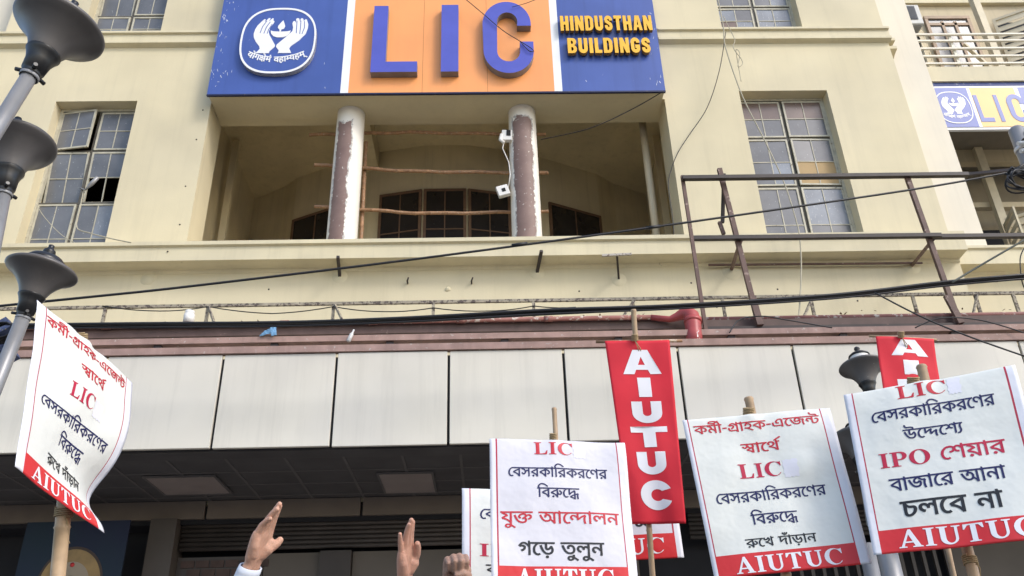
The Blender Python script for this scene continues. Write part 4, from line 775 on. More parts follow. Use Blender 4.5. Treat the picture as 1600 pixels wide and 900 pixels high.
def emblem(parent, ctr, sx, sz, thick, m_face, m_rim, m_mark, step):
    """ctr: centre on the board front; sx, sz metres per tracing unit"""
    ctr = Vector(ctr)
    def pl(y0):
        return lambda x, y, d: (ctr.x+x, ctr.y+y0+d, ctr.z+y)
    def sup(a, b, n=72, e=2.6):
        r = []
        for i in range(n):
            t = 2*math.pi*i/n; c, s = math.cos(t), math.sin(t)
            r.append((a*math.copysign(abs(c)**(2/e), c), b*math.copysign(abs(s)**(2/e), s)))
        return r
    hw, hh = 232*sx, 205*sz
    mb = MB(); pv, tr = fill([sup(hw, hh)]); solid(mb, pv, tr, pl(-thick), thick)
    em = mb.build('emblem', [m_face], parent)
    mb = MB(); pv, tr = fill([sup(hw, hh), sup(hw-11*sx, hh-11*sz)], nonzero=False); solid(mb, pv, tr, pl(-thick-step), step+thick*0.9, 0)
    mb.build('rim', m_rim, em)
    T = lambda P: [((x-457)*sx, -(y-252)*sz) for x, y in P]
    for P in (HAND_L, HAND_R):
        mb = MB(); pv, tr = fill([T(P)], nonzero=False); solid(mb, pv, tr, pl(-thick-step), step)
        for S in SLITS:
            if (S[0][0] < 457) == (P is HAND_L):
                pv, tr = fill([ribbon(T(S), 4.5*sx)]); solid(mb, pv, tr, pl(-thick-step-0.002), 0, 1)
        mb.build('emblem_hand', [m_mark, m_face], em)
    mb = MB(); pv, tr = fill([T(BOWL)]); solid(mb, pv, tr, pl(-thick-step), step)
    pv, tr = fill([T([(466+52*math.cos(rad(a)), 194+5.5*math.sin(rad(a))) for a in range(0, 360, 15)])]); solid(mb, pv, tr, pl(-thick-step-0.002), 0, 1)
    pv, tr = fill([T(FLAME)]); solid(mb, pv, tr, pl(-thick-step-0.003), step)
    mb.build('oil_lamp', [m_mark, m_face], em)
    polys, w = word('motto', 26, 18)
    R0 = 400.0; out = []
    for P in polys:
        Q = []
        for x, y in P:
            t = (x/w-0.5)*0.86; rr = R0-(y-330)*0.050
            Q.append((rr*math.sin(t)*1.03*sx, -(rr*math.cos(t)-R0+120)*sz))
        out.append(Q)
    mb = MB(); pv, tr = fill(out); solid(mb, pv, tr, pl(-thick-step), step)
    mb.build('motto', m_mark, em)
    return em

# ------------------------------------------------------------------ main sign over the loggia
SY = 12.70
sx0, sx1, sz0, sz1 = -5.20, 3.51, 12.69, 16.9
SIGN = thing('sign_board', (-0.85, SY, sz0), 'large blue and orange sign board over the loggia reading LIC and HINDUSTHAN BUILDINGS', 'sign')
mb = MB(); mb.box((sx0+0.02, SY+0.03, sz0+0.09), (sx1-0.02, YF-0.005, sz1)); mb.build('backing_box', M_BLUE, SIGN)
xb = [sx0, -2.70, -2.55, 1.38, 1.53, sx1]
for i, m in enumerate((M_BLUE, M_WHITE, M_ORANGE, M_WHITE, M_BLUE)):
    mb = MB(); mb.box((xb[i], SY, sz0), (xb[i+1], SY+0.03, sz1)); mb.build('sign_panel', m, SIGN)
mb = MB(); mb.box((sx0, SY-0.012, sz0-0.035), (sx1, SY+0.036, sz0-0.001))
rng = random.Random(3)
mb.build('bottom_trim', mat('dark_blue_trim', (0.012, 0.017, 0.06), rough=0.5, spots=(14.0, 0.62, (0.10, 0.08, 0.07))), SIGN)
for x in (-1.15, 0.1):
    mb = MB(); mb.box((x-0.004, SY-0.0015, sz0), (x+0.004, SY-0.0005, sz1)); mb.build('sheet_joint', mat('sheet_joint_line', (0.45, 0.17, 0.05)), SIGN)
emblem(SIGN, (-3.97, SY, 13.965), 1.46/464, 1.72/410, 0.10, M_BLUE, M_WHITE, M_WHITE, 0.008)
mb = MB(); rs = random.Random(9)
for k in range(60):
    e = rs.random()
    x = sx0+0.02+abs(rs.gauss(0, 0.16)) if e < 0.55 else (sx1-0.02-abs(rs.gauss(0, 0.10)) if e < 0.8 else rs.choice((rs.uniform(sx0, -2.8), rs.uniform(1.6, sx1))))
    z = rs.uniform(sz0+0.05, 15.2); w_, h_ = rs.uniform(0.004, 0.016), rs.uniform(0.012, 0.09); t = rs.uniform(-0.03, 0.03)
    if e > 0.95: w_, h_ = h_, w_
    if sx0 < x < sx1-w_: mb.add([(x, SY-0.0012, z), (x+w_, SY-0.0012, z+rs.uniform(-.01, .01)), (x+w_*0.6+t, SY-0.0012, z+h_), (x+t, SY-0.0012, z+h_*0.8)], [(0, 1, 2, 3)])
mb.build('paint_scratches', mat('bare_scratch', (0.55, 0.58, 0.66), rough=0.6), SIGN)
def pl(x0, z0, k, kz, y): return lambda x, y_, d: (x0+x*k, y+d, z0+y_*kz)
# the three big letters
def big(nm, polys, x0, x1, z0, z1, wsrc, nz=False, th=0.16):
    pv, tr = fill(polys, nonzero=nz); mb = MB()
    solid(mb, pv, tr, pl(x0, z0, (x1-x0)/wsrc, (z1-z0)/100, SY-th), th-0.002, 0, 1)
    return mb.build(nm, [M_BLUEL, M_LSIDE], SIGN)
big('letter_l', [[(0,0),(76,0),(76,15),(24,15),(24,100),(0,100)]], -2.13, -1.245, 13.07, 14.81, 76)
big('letter_i', [rct(0,0,26,100)], -0.79, -0.455, 13.07, 14.83, 26)
cpath = [(75, 66)]+[(75, 72)]+arc(45,72,30,19,0,180,18)+arc(45,30,33,20,180,352,18)+[(79, 40)]
cC = [(92,66),(66,66)]+arc(48,72,19,14,0,180,12)+[(28,30)]+arc(49,29,21,14,180,360,12)+[(70,43),(95,43)]+arc(49,31,46,32,2,-180,22)+arc(47,69,45,33,180,2,22)
big('letter_c', [cC], 0.0, 1.01, 13.04, 14.87, 95)
for text, x0, x1, z0, z1 in (('HINDUSTHAN', 1.57, 3.40, 14.15, 14.55), ('BUILDINGS', 1.68, 3.31, 13.555, 13.95)):
    L, w = caps(text, BLOCK, gap=12)
    for polys in L:
        mb = MB(); pv, tr = fill(polys, nonzero=False)
        solid(mb, pv, tr, pl(x0, z0, (x1-x0)/w, (z1-z0)/100, SY-0.12), 0.075, 0, 1)
        mb.build('sign_letter', [M_YELL, M_YSIDE], SIGN)

# ------------------------------------------------------------------ the side wing on the right
WX0, WX1 = 9.27, 16.0
WING = thing('side_wing', (12, 14, 0), 'cream side wing at the right edge with a railed balcony and louvred shutters', 'building')
M_WING = mat('wing_wall_paint', (0.56, 0.47, 0.31), rough=0.8, var=0.1, scale=1.0, streak=0.1)
mb = MB(); mb.box((WX0, 14.0, 14.03), (WX1, 15.9, 14.44)); mb.build('balcony_slab', M_LEDGE, WING)
mb = MB(); zt2 = W(1500, 5, 15.8).z; mb.box((WX0, 15.78, zt2), (WX1, 15.898, zt2+0.4)); mb.build('lintel_beam', M_LEDGE, WING)
mb = MB(); mb.box((WX0, 15.9, 14.44), (WX1, 16.1, 19)); mb.build('wall', M_WING, WING)
mb = MB()
for y in (54, 64, 76, 88, 99.5):
    z = W(1500, y, 14.02).z; mb.box((WX0, 13.995, z-0.021), (WX1, 14.045, z+0.021))
for x in (10.42, 12.3): mb.box((x-0.03, 14.05, 14.44), (x+0.03, 14.09, 15.45))
mb.build('balcony_railing', mat('railing_cream_white', (0.74, 0.69, 0.57), rough=0.6, var=0.08), WING)
def shutter(parent, hinge, dirv, w, z0, z1, nsl):
    h = Vector(hinge); d = Vector(dirv).normalized(); n = Vector((d.y, -d.x, 0)); mb = MB(); fr = 0.07
    up = Vector((0, 0, 1))
    def piece(u0, u1, a, b, t0=0.02):
        q = [h+d*u0+up*a+n*t0, h+d*u1+up*a+n*t0, h+d*u1+up*b+n*t0, h+d*u0+up*b+n*t0]; mb.hexa(q, -0.04)
    piece(0, fr, z0, z1); piece(w-fr, w, z0, z1); piece(fr, w-fr, z1-fr, z1); piece(fr, w-fr, z0, z0+fr)
    for k in range(nsl):
        z = z0+fr+(z1-z0-2*fr)*(k+0.5)/nsl; hh = (z1-z0-2*fr)/nsl*0.42
        q = [h+d*fr+up*(z-hh)+n*0.03, h+d*(w-fr)+up*(z-hh)+n*0.03, h+d*(w-fr)+up*(z+hh)-n*0.01, h+d*fr+up*(z+hh)-n*0.01]
        mb.hexa(q, -0.008)
    return mb.build('shutter', M_SHUTW, parent)
# window on the balcony
wy = 15.87
xa, xb_ = W(1458, 60, wy).x, W(1520, 60, wy).x
za, zb = 14.5, W(1490, 30, wy).z
mb = MB()
mb.box((xa-0.08, wy-0.06, zb-0.03), (xb_+0.08, wy+0.02, zb+0.06)); mb.box((xa-0.08, wy-0.055, za), (xa, wy+0.02, zb-0.03)); mb.box((xb_, wy-0.055, za), (xb_+0.08, wy+0.02, zb-0.03))
for t in (0.34, 0.67): mb.box((xa+(xb_-xa)*t-0.035, wy-0.05, za), (xa+(xb_-xa)*t+0.035, wy+0.015, zb-0.12))
mb.box((xa, wy-0.05, zb-0.25), (xb_, wy+0.012, zb-0.17)); mb.box((xa, wy-0.048, za+0.9), (xb_, wy+0.01, za+0.97))
wv = mb.build('window', mat('faded_brown_frame', (0.42, 0.30, 0.20), rough=0.6, var=0.2), WING)
mb = MB(); mb.hexa([(xa, wy-0.01, za), (xb_, wy-0.01, za), (xb_, wy-0.01, zb), (xa, wy-0.01, zb)], 0.008); mb.build('pane', M_GLASS, wv)
shutter(WING, (W(1449, 60, 15.7).x, 15.8, 0), (-0.72, -0.7, 0), 0.62, 14.5, W(1440, 38, 15.5).z, 14)
shutter(WING, (W(1553, 40, 15.8).x, 15.8, 0), (0.85, -0.5, 0), 0.95, 14.5, W(1575, 22, 15.6).z, 15)
mb = MB(); p0 = W(1560, 98, 15.2); mb.box((p0.x-0.10, 15.1, 14.44), (p0.x+0.06, 15.26, 18)); mb.bar((p0.x-0.7, 15.15, 16.2), (p0.x-0.05, 15.18, 15.1), 0.09, 0.05)
mb.build('balcony_post', M_SHUTW, WING)
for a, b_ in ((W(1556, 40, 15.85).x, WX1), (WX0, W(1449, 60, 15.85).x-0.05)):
    mb = MB(); mb.box((a, 15.885, 14.44), (b_, 15.899, W(1575, 22, 15.6).z)); mb.build('slat_shade_panel', M_DARK, WING)  # dark panels added behind the shutters to paint the shade between slats
# recess under the balcony
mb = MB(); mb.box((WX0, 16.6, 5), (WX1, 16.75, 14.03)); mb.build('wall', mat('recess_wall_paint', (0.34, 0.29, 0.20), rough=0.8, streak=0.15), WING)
mb = MB(); zb2 = W(1550, 262, 16.2).z; mb.box((WX0, 15.8, zb2-0.12), (WX1, 16.0, zb2+0.22)); mb.box((WX0, 15.82, zb2-1.35), (WX1, 15.98, zb2-1.22)); mb.build('recess_beam', M_WING, WING)
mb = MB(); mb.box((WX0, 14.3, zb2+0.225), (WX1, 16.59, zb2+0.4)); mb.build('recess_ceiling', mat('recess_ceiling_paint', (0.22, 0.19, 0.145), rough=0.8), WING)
mb = MB(); p1 = W(1556, 320, 15.75); mb.box((p1.x-0.09, 15.66, 8.9), (p1.x+0.09, 15.79, zb2+0.2)); mb.build('recess_post', M_SHUTW, WING)
shutter(WING, (W(1568, 350, 15.6).x, 15.6, 0), (-0.25, -0.97, 0), 0.75, 8.9, W(1540, 328, 15.0).z, 12)
shutter(WING, (W(1572, 350, 15.5).x, 15.5, 0), (0.80, -0.6, 0), 1.0, 8.9, W(1590, 330, 15.2).z, 12)
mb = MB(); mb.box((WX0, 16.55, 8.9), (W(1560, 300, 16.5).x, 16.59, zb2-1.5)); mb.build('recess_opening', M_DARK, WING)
mb = MB(); mb.box((WX0, 13.97, 5), (WX1, 14.5, 9.0)); mb.build('lower_wall', M_WALL, WING)

# small sign below the balcony
s2z0, s2z1, s2y = 12.80, 13.86, 14.02
xs2 = [9.50, W(1519, 165, s2y).x, W(1523.5, 165, s2y).x, W(1594, 165, s2y).x, W(1600, 165, s2y).x, 13.2]
SIGN2 = thing('sign_board', (11, s2y, s2z0), 'smaller faded sign with LIC on yellow, hung under the balcony at the right', 'sign')
M_PBLUE = mat('faded_blue_flex', (0.11, 0.145, 0.41), rough=0.4, var=0.05); M_PYEL = mat('faded_yellow_flex', (0.74, 0.46, 0.14), rough=0.4, var=0.04)
mb = MB(); mb.box((9.4, s2y+0.012, s2z0-0.06), (13.2, s2y+0.08, s2z1+0.05)); mb.build('backing_box', M_WHITE, SIGN2)
for i, m in enumerate((M_PBLUE, M_WHITE, M_PYEL, M_WHITE, M_PBLUE)):
    mb = MB(); mb.box((xs2[i], s2y, s2z0), (xs2[i+1], s2y+0.01, s2z1)); mb.build('sign_panel', m, SIGN2)
mb = MB(); mb.box((9.4, s2y+0.02, s2z1+0.055), (13.2, s2y+0.3, s2z1+0.16)); mb.build('top_trim', mat('navy_trim', (0.03, 0.05, 0.18), spots=(12.0, 0.6, (0.2, 0.22, 0.3))), SIGN2)
ec = (W(1493, 168, s2y))
emblem(SIGN2, (ec.x-0.03, s2y, ec.z), 0.74/464, 0.86/410, 0.004, M_PBLUE, M_WHITE, M_WHITE, 0.004)
def lx(px, py): return W(px, py, s2y).x
for nm, polys, a, b in (('letter_l', [[(0,0),(60,0),(60,15),(17,15),(17,100),(0,100)]], lx(1533, 188), lx(1555, 188)), ('letter_i', [rct(0,0,22,100)], lx(1565, 188), lx(1571, 188)), ('letter_c', [cC], lx(1575, 168), lx(1575, 168)+0.40)):
    w = max(x for x, y in polys[0]); mb = MB(); pv, tr = fill(polys, nonzero=False)
    solid(mb, pv, tr, pl(a, 12.93, (b-a)/w, 0.0072, s2y-0.006), 0.005); mb.build(nm, M_PBLUE, SIGN2)

# air conditioner on the pilaster side
p = W(1432, 20, 14.4)
AC = thing('air_conditioner', p, 'grey white air conditioner box beside the balcony, hung on the pilaster wall', 'air conditioner')
mb = MB(); mb.box((9.30, 13.9, 15.62), (9.85, 14.6, 16.2)); o = mb.build('casing', mat('ac_casing', (0.50, 0.50, 0.47), rough=0.5), AC)
bv = o.modifiers.new('bevel', 'BEVEL'); bv.width = 0.02; bv.segments = 2
mb = MB(); mb.box((9.42, 13.885, 15.74), (9.74, 13.897, 16.15))
for k in range(12): mb.box((9.43, 13.875, 15.76+k*0.032), (9.73, 13.884, 15.772+k*0.032))
mb.build('grille', mat('ac_dark_grille', (0.03, 0.045, 0.07), rough=0.4), AC)
mb = MB(); mb.hexa([(9.30, 13.95, 15.6), (9.80, 13.95, 15.6), (9.80, 14.5, 15.6), (9.30, 14.5, 15.6)], 0.02); mb.hexa([(9.32, 13.96, 15.57), (9.36, 13.96, 15.1), (9.4, 14.4, 15.1), (9.75, 14.4, 15.57)], 0.02)
mb.build('bracket', M_POLE, AC)
mb = MB(); mb.tube([(9.85, 14.3, 15.8), (10.1, 14.6, 15.85), (10.4, 15.2, 15.8), (10.5, 15.88, 15.95)], 0.02, 8); mb.build('hose', M_CABLE, AC)

# ------------------------------------------------------------------ pipes, beams and rail on the canopy edge
def zz(px, py, Y): return W(px, py, Y).z
def beam(name, label, Y, z0, z1, depth, m, x0=-9.0, x1=12.5, cat='beam', group='brown steel beams on the canopy edge'):
    mb = MB(); mb.box((x0, Y, z0), (x1, Y+0.012, z1)); mb.box((x0, Y+0.012, z0), (x1, Y+depth, z0+0.012)); mb.box((x0, Y+0.012, z1-0.012), (x1, Y+depth, z1))
    return tag(mb.build(name, m, loc=((x0+x1)/2, Y, z0)), label, cat, group)
zb3 = zz(700, 547, 10.48)
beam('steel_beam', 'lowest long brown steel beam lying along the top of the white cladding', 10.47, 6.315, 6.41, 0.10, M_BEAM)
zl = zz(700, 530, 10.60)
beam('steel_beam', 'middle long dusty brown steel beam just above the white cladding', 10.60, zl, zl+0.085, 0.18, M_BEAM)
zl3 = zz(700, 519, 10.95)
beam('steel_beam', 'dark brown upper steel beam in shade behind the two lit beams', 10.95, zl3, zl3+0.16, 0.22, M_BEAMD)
for i in range(12):
    x = -7.5+i*1.55; mb = MB(); mb.box((x-0.05, 10.63, 6.42), (x+0.05, 10.9, zl-0.001)); mb.box((x-0.03, 10.9, 6.42), (x+0.03, 11.1, 6.5))
    tag(mb.build('beam_packing', M_RUSTD), 'short dark packing block under the brown steel beams', 'packing', 'packing blocks under the steel beams')
zp = zz(700, 501, 10.9)
mb = MB()
ex = W(1050, 495, 10.9).x
pts = [(-9, 10.9, zp), (ex-0.3, 10.9, zp)]
mb.tube(pts, 0.036, 14)
for i in range(9):
    x = -6.5+i*1.23
    if x < ex-0.4: mb.tube([(x-0.06, 10.9, zp), (x+0.06, 10.9, zp)], 0.045, 14)
tag(mb.build('water_pipe', M_PIPE), 'long thin pipe with peeling red brown paint left of the red bend', 'pipe')
mb = MB()
d0 = W(1078, 497, 10.75)
mb.tube([(ex-0.3, 10.9, zp), W(1046, 499, 10.88), W(1058, 495, 10.82), W(1067, 490.5, 10.78), W(1075, 489.5, 10.75), W(1080, 494, 10.73), W(1082.5, 503, 10.7), W(1084, 520, 10.66), W(1086, 542, 10.6)], [0.04, 0.045, 0.062, 0.085, 0.105, 0.112, 0.112, 0.112, 0.112], 22)
mb.tube([W(1082.3, 499, 10.71), W(1083, 505, 10.70)], 0.124, 22)
ca, cb = W(1083.4, 513, 10.68), W(1085.6, 538, 10.61); rs = random.Random(4); vs = []; fs = []
for i in range(9):
    q = ca.lerp(cb, i/8); lo = math.radians(-128+8*rs.random()+4*i); hi = math.radians(-82+16*rs.random()+1.5*i)
    for k in range(5):
        a = lo+(hi-lo)*k/4; vs.append(q+Vector((0.1138*math.cos(a), 0.1138*math.sin(a), 0)))
for i in range(8):
    for k in range(4): fs.append((i*5+k, i*5+k+1, i*5+k+6, i*5+k+5))
mb.add(vs, fs, 1, None, True)
tag(mb.build('pipe_bend', [M_REDPIPE, M_PVC]), 'thick bright red pipe bend with a scraped white patch on the canopy edge', 'pipe')
mb = MB(); zq = zz(1300, 496, 10.98)
mb.tube([(d0.x+0.2, 10.98, zq), (13, 10.98, zq)], 0.038, 14)
tag(mb.build('water_pipe', M_PIPE), 'long peeling red brown pipe right of the red bend', 'pipe')
RY = 11.45
zr = zz(800, 470.5, RY)
RAILT = thing('guard_rail', (0, RY, 6.27), 'thin rusty guard rail with short posts above the canopy edge', 'railing')
mb = MB(); mb.box((-9, RY-0.02, zr-0.02), (13, RY+0.02, zr+0.025)); mb.build('rail', M_RAIL, RAILT)
for i, px in enumerate((165, 325, 521, 677, 834, 990, 1131, 1270, 1431, 1530, 1590)):
    x = W(px, 482, RY).x
    mb = MB(); mb.box((x-0.022, RY-0.018, 6.265), (x+0.022, RY+0.018, zr-0.021))
    if i in (1, 2, 5, 7, 9): mb.bar((x+0.02, RY-0.03, zr-0.03), (x+(0.22 if i < 4 else -0.25), RY-0.2, zr-0.45), 0.03, 0.03)
    mb.build('post', M_RAIL, RAILT)
def hang(pts, sag, n=14):
    out = []
    for a, b in zip(pts[:-1], pts[1:]):
        a, b = Vector(a), Vector(b)
        for i in range(n):
            t = i/n; p = a.lerp(b, t); p.z -= sag*4*t*(1-t); out.append(p)
    return out+[Vector(pts[-1])]
mb = MB(); pts = [W(px, py, RY-0.03) for px, py in ((160, 478), (250, 486), (325, 479), (425, 490), (521, 479), (600, 487), (677, 481), (760, 486), (834, 478), (900, 480))]
mb.tube(hang(pts, 0.02, 5), 0.008, 6); tag(mb.build('wire', M_CABLE), 'thin dark wire looping along the rusty guard rail', 'wire')
# vent stub
v0 = W(294, 505, 11.1)
mb = MB(); mb.tube([(v0.x, 11.1, 6.27), (v0.x, 11.1, v0.z+0.02)], 0.055, 16); mb.tube([(v0.x, 11.1, v0.z), (v0.x, 11.1, v0.z+0.14)], 0.075, 16); mb.tube([(v0.x, 11.1, v0.z+0.13), (v0.x, 11.1, v0.z+0.19)], 0.065, 16)
tag(mb.build('vent_pipe', M_PVC), 'short white plastic vent pipe standing on the canopy at the left', 'pipe')
# litter
ml = MB(); c = W(424, 517, 10.56)
def litter(mb, pts):
    for q in pts: mb.hexa([W(x, y, Y_) for x, y, Y_ in q], 0.006)
def crumple(mb, A, B, C, E, n=9, amp=0.012, seed=0):
    vs = []; fs = []
    A, B, C, E = (W(*p) for p in (A, B, C, E))
    for s in (0, 1):
        for jx in range(n+1):
            for ix in range(n+1):
                u, v = ix/n, jx/n; p = A*(1-u)*(1-v)+B*u*(1-v)+C*u*v+E*(1-u)*v
                p = p+Vector((0, -1, 0.3))*(amp*noise.noise(Vector((u*4+seed, v*4, 0)))+amp*0.6*math.sin(v*18))+Vector((0, 0.003*s, 0)); vs.append(p)
    m_ = (n+1)**2
    for jx in range(n):
        for ix in range(n):
            a = jx*(n+1)+ix; fs.append((a, a+n+1, a+n+2, a+1)); fs.append((a+m_, a+1+m_, a+n+2+m_, a+n+1+m_))
    mb.add(vs, fs, 0, None, True)
crumple(ml, (422, 509.5, 10.57), (431.5, 508, 10.58), (432, 523, 10.54), (423.5, 524, 10.55))
crumple(ml, (413, 517, 10.58), (423, 513, 10.56), (424, 520, 10.55), (405, 525, 10.56), seed=3)
tag(ml.build('face_mask', mat('pale_blue_cloth', (0.17, 0.34, 0.53), rough=0.85, var=0.25, scale=30)), 'crumpled pale blue face mask caught on the brown beam', 'mask')
lv = MB(); rl = random.Random(11)
for k in range(150):
    x = rl.uniform(-6.5, 9); yy, z_ = rl.choice(((10.57, 6.415), (10.70, zl+0.088), (11.0, zl3+0.163), (10.92, zp+0.04)))
    p = Vector((x, yy+rl.uniform(-0.04, 0.06), z_+rl.uniform(0.0, 0.012))); a = rl.uniform(0, 6.28); s_ = rl.uniform(0.012, 0.04)
    d1 = Vector((math.cos(a), math.sin(a), rl.uniform(-.2, .7)))*s_; d2 = Vector((-math.sin(a), math.cos(a), rl.uniform(-.3, .3)))*s_*0.45
    lv.hexa([p-d1, p+d2, p+d1, p-d2], 0.002)
tag(lv.build('dry_leaves', mat('dry_leaf_litter', (0.24, 0.17, 0.10), rough=0.9, var=0.5, scale=30)), 'dry leaves and crumbs of plaster lying along the brown beams', 'leaf litter', kind='stuff')
ml = MB(); a, b = W(544, 534, 10.56), W(553, 515, 10.57)
ml.tube([a, a.lerp(b, 0.1), a.lerp(b, 0.6), a.lerp(b, 0.75), b], [0.02, 0.03, 0.028, 0.013, 0.012], 12)
tag(ml.build('bottle', mat('clear_grey_plastic', (0.55, 0.55, 0.53), rough=0.2, var=0.2, scale=20)), 'small empty plastic bottle leaning on the brown beam', 'bottle')

# ------------------------------------------------------------------ billboard frame at the right
BF = thing('billboard_frame', W(1300, 510, 10.7), 'empty rusty steel billboard frame standing on the canopy at the right', 'frame')
def member(name, pts, w, h, m=M_RUST):
    mb = MB(); mb.bar(pts[0], pts[1], w, h, ref=(0, 1, 0)); return mb.build(name, m, BF)
Yb = 10.75
member('top_beam', (W(1066, 278.5, Yb), W(1512, 273, Yb+0.1)), 0.06, 0.08, M_RUSTD)
member('top_beam', (W(1500, 274, Yb+0.2), W(1612, 263, Yb-0.2)), 0.05, 0.05, M_RUSTD)
member('middle_beam', (W(1082, 372.5, Yb+0.06), W(1470, 368, Yb+0.06)), 0.06, 0.07, M_RUSTD)
member('middle_beam', (W(1455, 370, Yb+0.14), W(1640, 368, Yb+0.14)), 0.06, 0.075, M_RUSTD)
member('bottom_beam', (W(1100, 514, Yb+0.07), W(1620, 506, Yb+0.07)), 0.05, 0.05, M_RUSTD)
member('post', (W(1066, 275, Yb+0.07), W(1103, 517, Yb)), 0.05, 0.05)
member('post', (W(1124, 264, Yb+0.14), W(1186, 509, Yb+0.13)), 0.07, 0.06)
member('post', (W(1417, 276, Yb+0.13), W(1499, 506, Yb+0.13)), 0.07, 0.06)
member('brace', (W(1131, 272, Yb+0.2), W(1129, 348, Yb+0.3)), 0.05, 0.05, M_RUSTD)
member('brace', (W(1124, 347, Yb+0.28), W(1131, 366, Yb+0.28)), 0.05, 0.05)
member('brace', (W(1176, 465, Yb+0.04), W(1188, 508, Yb+0.02)), 0.09, 0.05)
member('brace', (W(1479, 462, Yb+0.04), W(1502, 505, Yb+0.02)), 0.09, 0.05)
member('stay', (W(1157, 377, Yb+0.2), W(1143, 421, YM)), 0.05, 0.05)
member('stay', (W(1457, 375, Yb+0.2), W(1425, 415, YM)), 0.05, 0.05)
member('wall_rail', (W(1107, 414, YM-0.09), W(1441, 411, YM-0.09)), 0.03, 0.03)
for px, py in ((1143, 425), (1424, 416)):
    p = W(px, py, YM); mb = MB(); mb.lathe((p.x, YM, p.z), (0, -1, 0), [(0.16, 0), (0.13, 0.012), (0.06, 0.03), (0.0, 0.035)], 14)
    mb.build('mortar_patch', M_LEDGE, BF)
# ------------------------------------------------------------------ bits of iron left in the wall
def stub(label, a, b, w=0.05, extra=None, patch=True, name='wall_bracket'):
    t = thing(name, b, label, 'bracket', 'old iron brackets left in the mezzanine wall')
    mb = MB(); mb.bar(a, b, w, w)
    if extra: extra(mb)
    mb.build('bar', M_RUSTD, t)
    if patch:
        mb = MB(); mb.lathe((b.x, YM, b.z), (0, -1, 0), [(0.13, 0), (0.11, 0.01), (0.04, 0.025), (0, 0.03)], 12); mb.build('mortar_patch', M_LEDGE, t)
stub('short iron bracket left of the two white loggia columns, sticking out of the wall', W(528, 401, 12.2), W(531, 432, YM))
stub('short dark iron bracket below the right loggia column', W(846, 392, 12.2), W(839, 426, YM))
a, b = W(964, 400, 12.2), W(967, 437, YM)
stub('tee shaped iron bracket with a pale crosspiece, nearest the billboard frame', a, b, 0.035)
mb = MB(); mb.bar(a+Vector((-0.25, -0.02, 0.0)), a+Vector((0.24, -0.02, 0.02)), 0.035, 0.035); mb.build('crosspiece', mat('flaking_pale_iron', (0.45, 0.41, 0.36), rough=0.7, spots=(25.0, 0.55, (0.12, 0.08, 0.06))), [o for o in bpy.data.objects if o.name.startswith('wall_bracket')][-1])
def hook(px, py, label):
    p = W(px, py, YM); t = MB(); t.tube([p, p+Vector((0, -0.09, 0.0)), p+Vector((0.02, -0.1, 0.06))], 0.014, 8)
    tag(t.build('wall_hook', M_RUSTD), label, 'hook', 'small hooks in the mezzanine wall')
hook(637, 443, 'small rusty hook in the cream wall below the left part of the loggia opening')
hook(737, 443, 'small rusty hook in the cream wall, midway between the two short brackets')

# ------------------------------------------------------------------ bamboo poles and boxes at the loggia
def cane(name, label, pts, r, m=M_BAMBOO, cat='bamboo pole', group=None):
    mb = MB(); P = []; R_ = []
    n = max(6, int((Vector(pts[-1])-Vector(pts[0])).length/0.28))
    pts = [Vector(p) for p in pts]
    for i in range(n+1):
        t = i/n; k = t*(len(pts)-1); j = min(int(k), len(pts)-2); p = pts[j].lerp(pts[j+1], k-j)
        w = Vector((0, 0, 0.012*math.sin(i*1.7)+0.004))
        d = (pts[-1]-pts[0]).normalized()
        for dt, rr in ((-0.012, r), (0, r*1.18), (0.012, r)):
            P.append(p+w*(1 if abs(d.z) < 0.5 else 0)+d*dt); R_.append(rr)
    mb.tube(P, R_, 12)
    return tag(mb.build(name, m), label, cat, group)
grp = 'bamboo poles tied across the loggia'
cane('bamboo_pole', 'topmost bamboo pole tied across the loggia columns, in shade', [W(484, 211, 13.75), W(640, 207, 13.75), W(852, 211, 13.75)], 0.035, group=grp)
cane('bamboo_pole', 'middle horizontal bamboo pole tied across the loggia columns', [W(492, 258, 13.75), W(640, 268, 13.75), W(856, 271, 13.75)], 0.036, group=grp)
cane('bamboo_pole', 'lowest horizontal bamboo pole tied across the loggia columns', [W(492, 323, 13.75), W(660, 334, 13.75), W(856, 331, 13.75)], 0.033, group=grp)
cane('bamboo_pole', 'upright bamboo pole standing behind the left loggia column', [(W(565, 370, 13.80).x, 13.83, 9.0), (W(571, 230, 13.80).x, 13.83, 12.4)], 0.04, group=grp)
def jbox(label, px, py, sx, sz, rot, lid):
    p = W(px, py, 13.2); t = thing('junction_box', p, label, 'junction box')
    mb = MB(); mb.box((-sx, -0.05, -sz), (sx, 0.05, sz)); M_ = Matrix.Rotation(rot, 3, 'Y'); mb.v = [p+M_@v for v in mb.v]
    o = mb.build('case', M_PVC, t); bv = o.modifiers.new('bevel', 'BEVEL'); bv.width = 0.008
    mb = MB(); mb.box((-sx*lid[0], -0.06, -sz*lid[1]), (sx*lid[2], -0.0505, sz*lid[3])); mb.v = [p+M_@v for v in mb.v]
    mb.build('socket', M_JOINT, t)
    return p
p1 = jbox('white junction box with an open black lid high on the right loggia column', 792, 213, 0.10, 0.12, 0.05, (0.1, 0.2, 0.7, 0.9))
p2 = jbox('tilted white socket box dangling beside the right loggia column', 786, 299, 0.11, 0.11, -0.3, (0.2, 0.35, 0.4, 0.3))
mb = MB(); mb.tube([p1+Vector((-0.05, -0.02, -0.1)), p1+Vector((-0.09, -0.02, -0.3)), p1+Vector((0.02, 0.02, -0.6)), p1+Vector((0.04, 0, -0.9)), p2+Vector((0.1, 0, 0.08))], 0.01, 6)
mb.tube([p1+Vector((-0.1, -0.03, 0.02)), p1+Vector((-0.13, -0.05, -0.12)), p1+Vector((-0.06, -0.05, -0.2))], 0.035, 8)
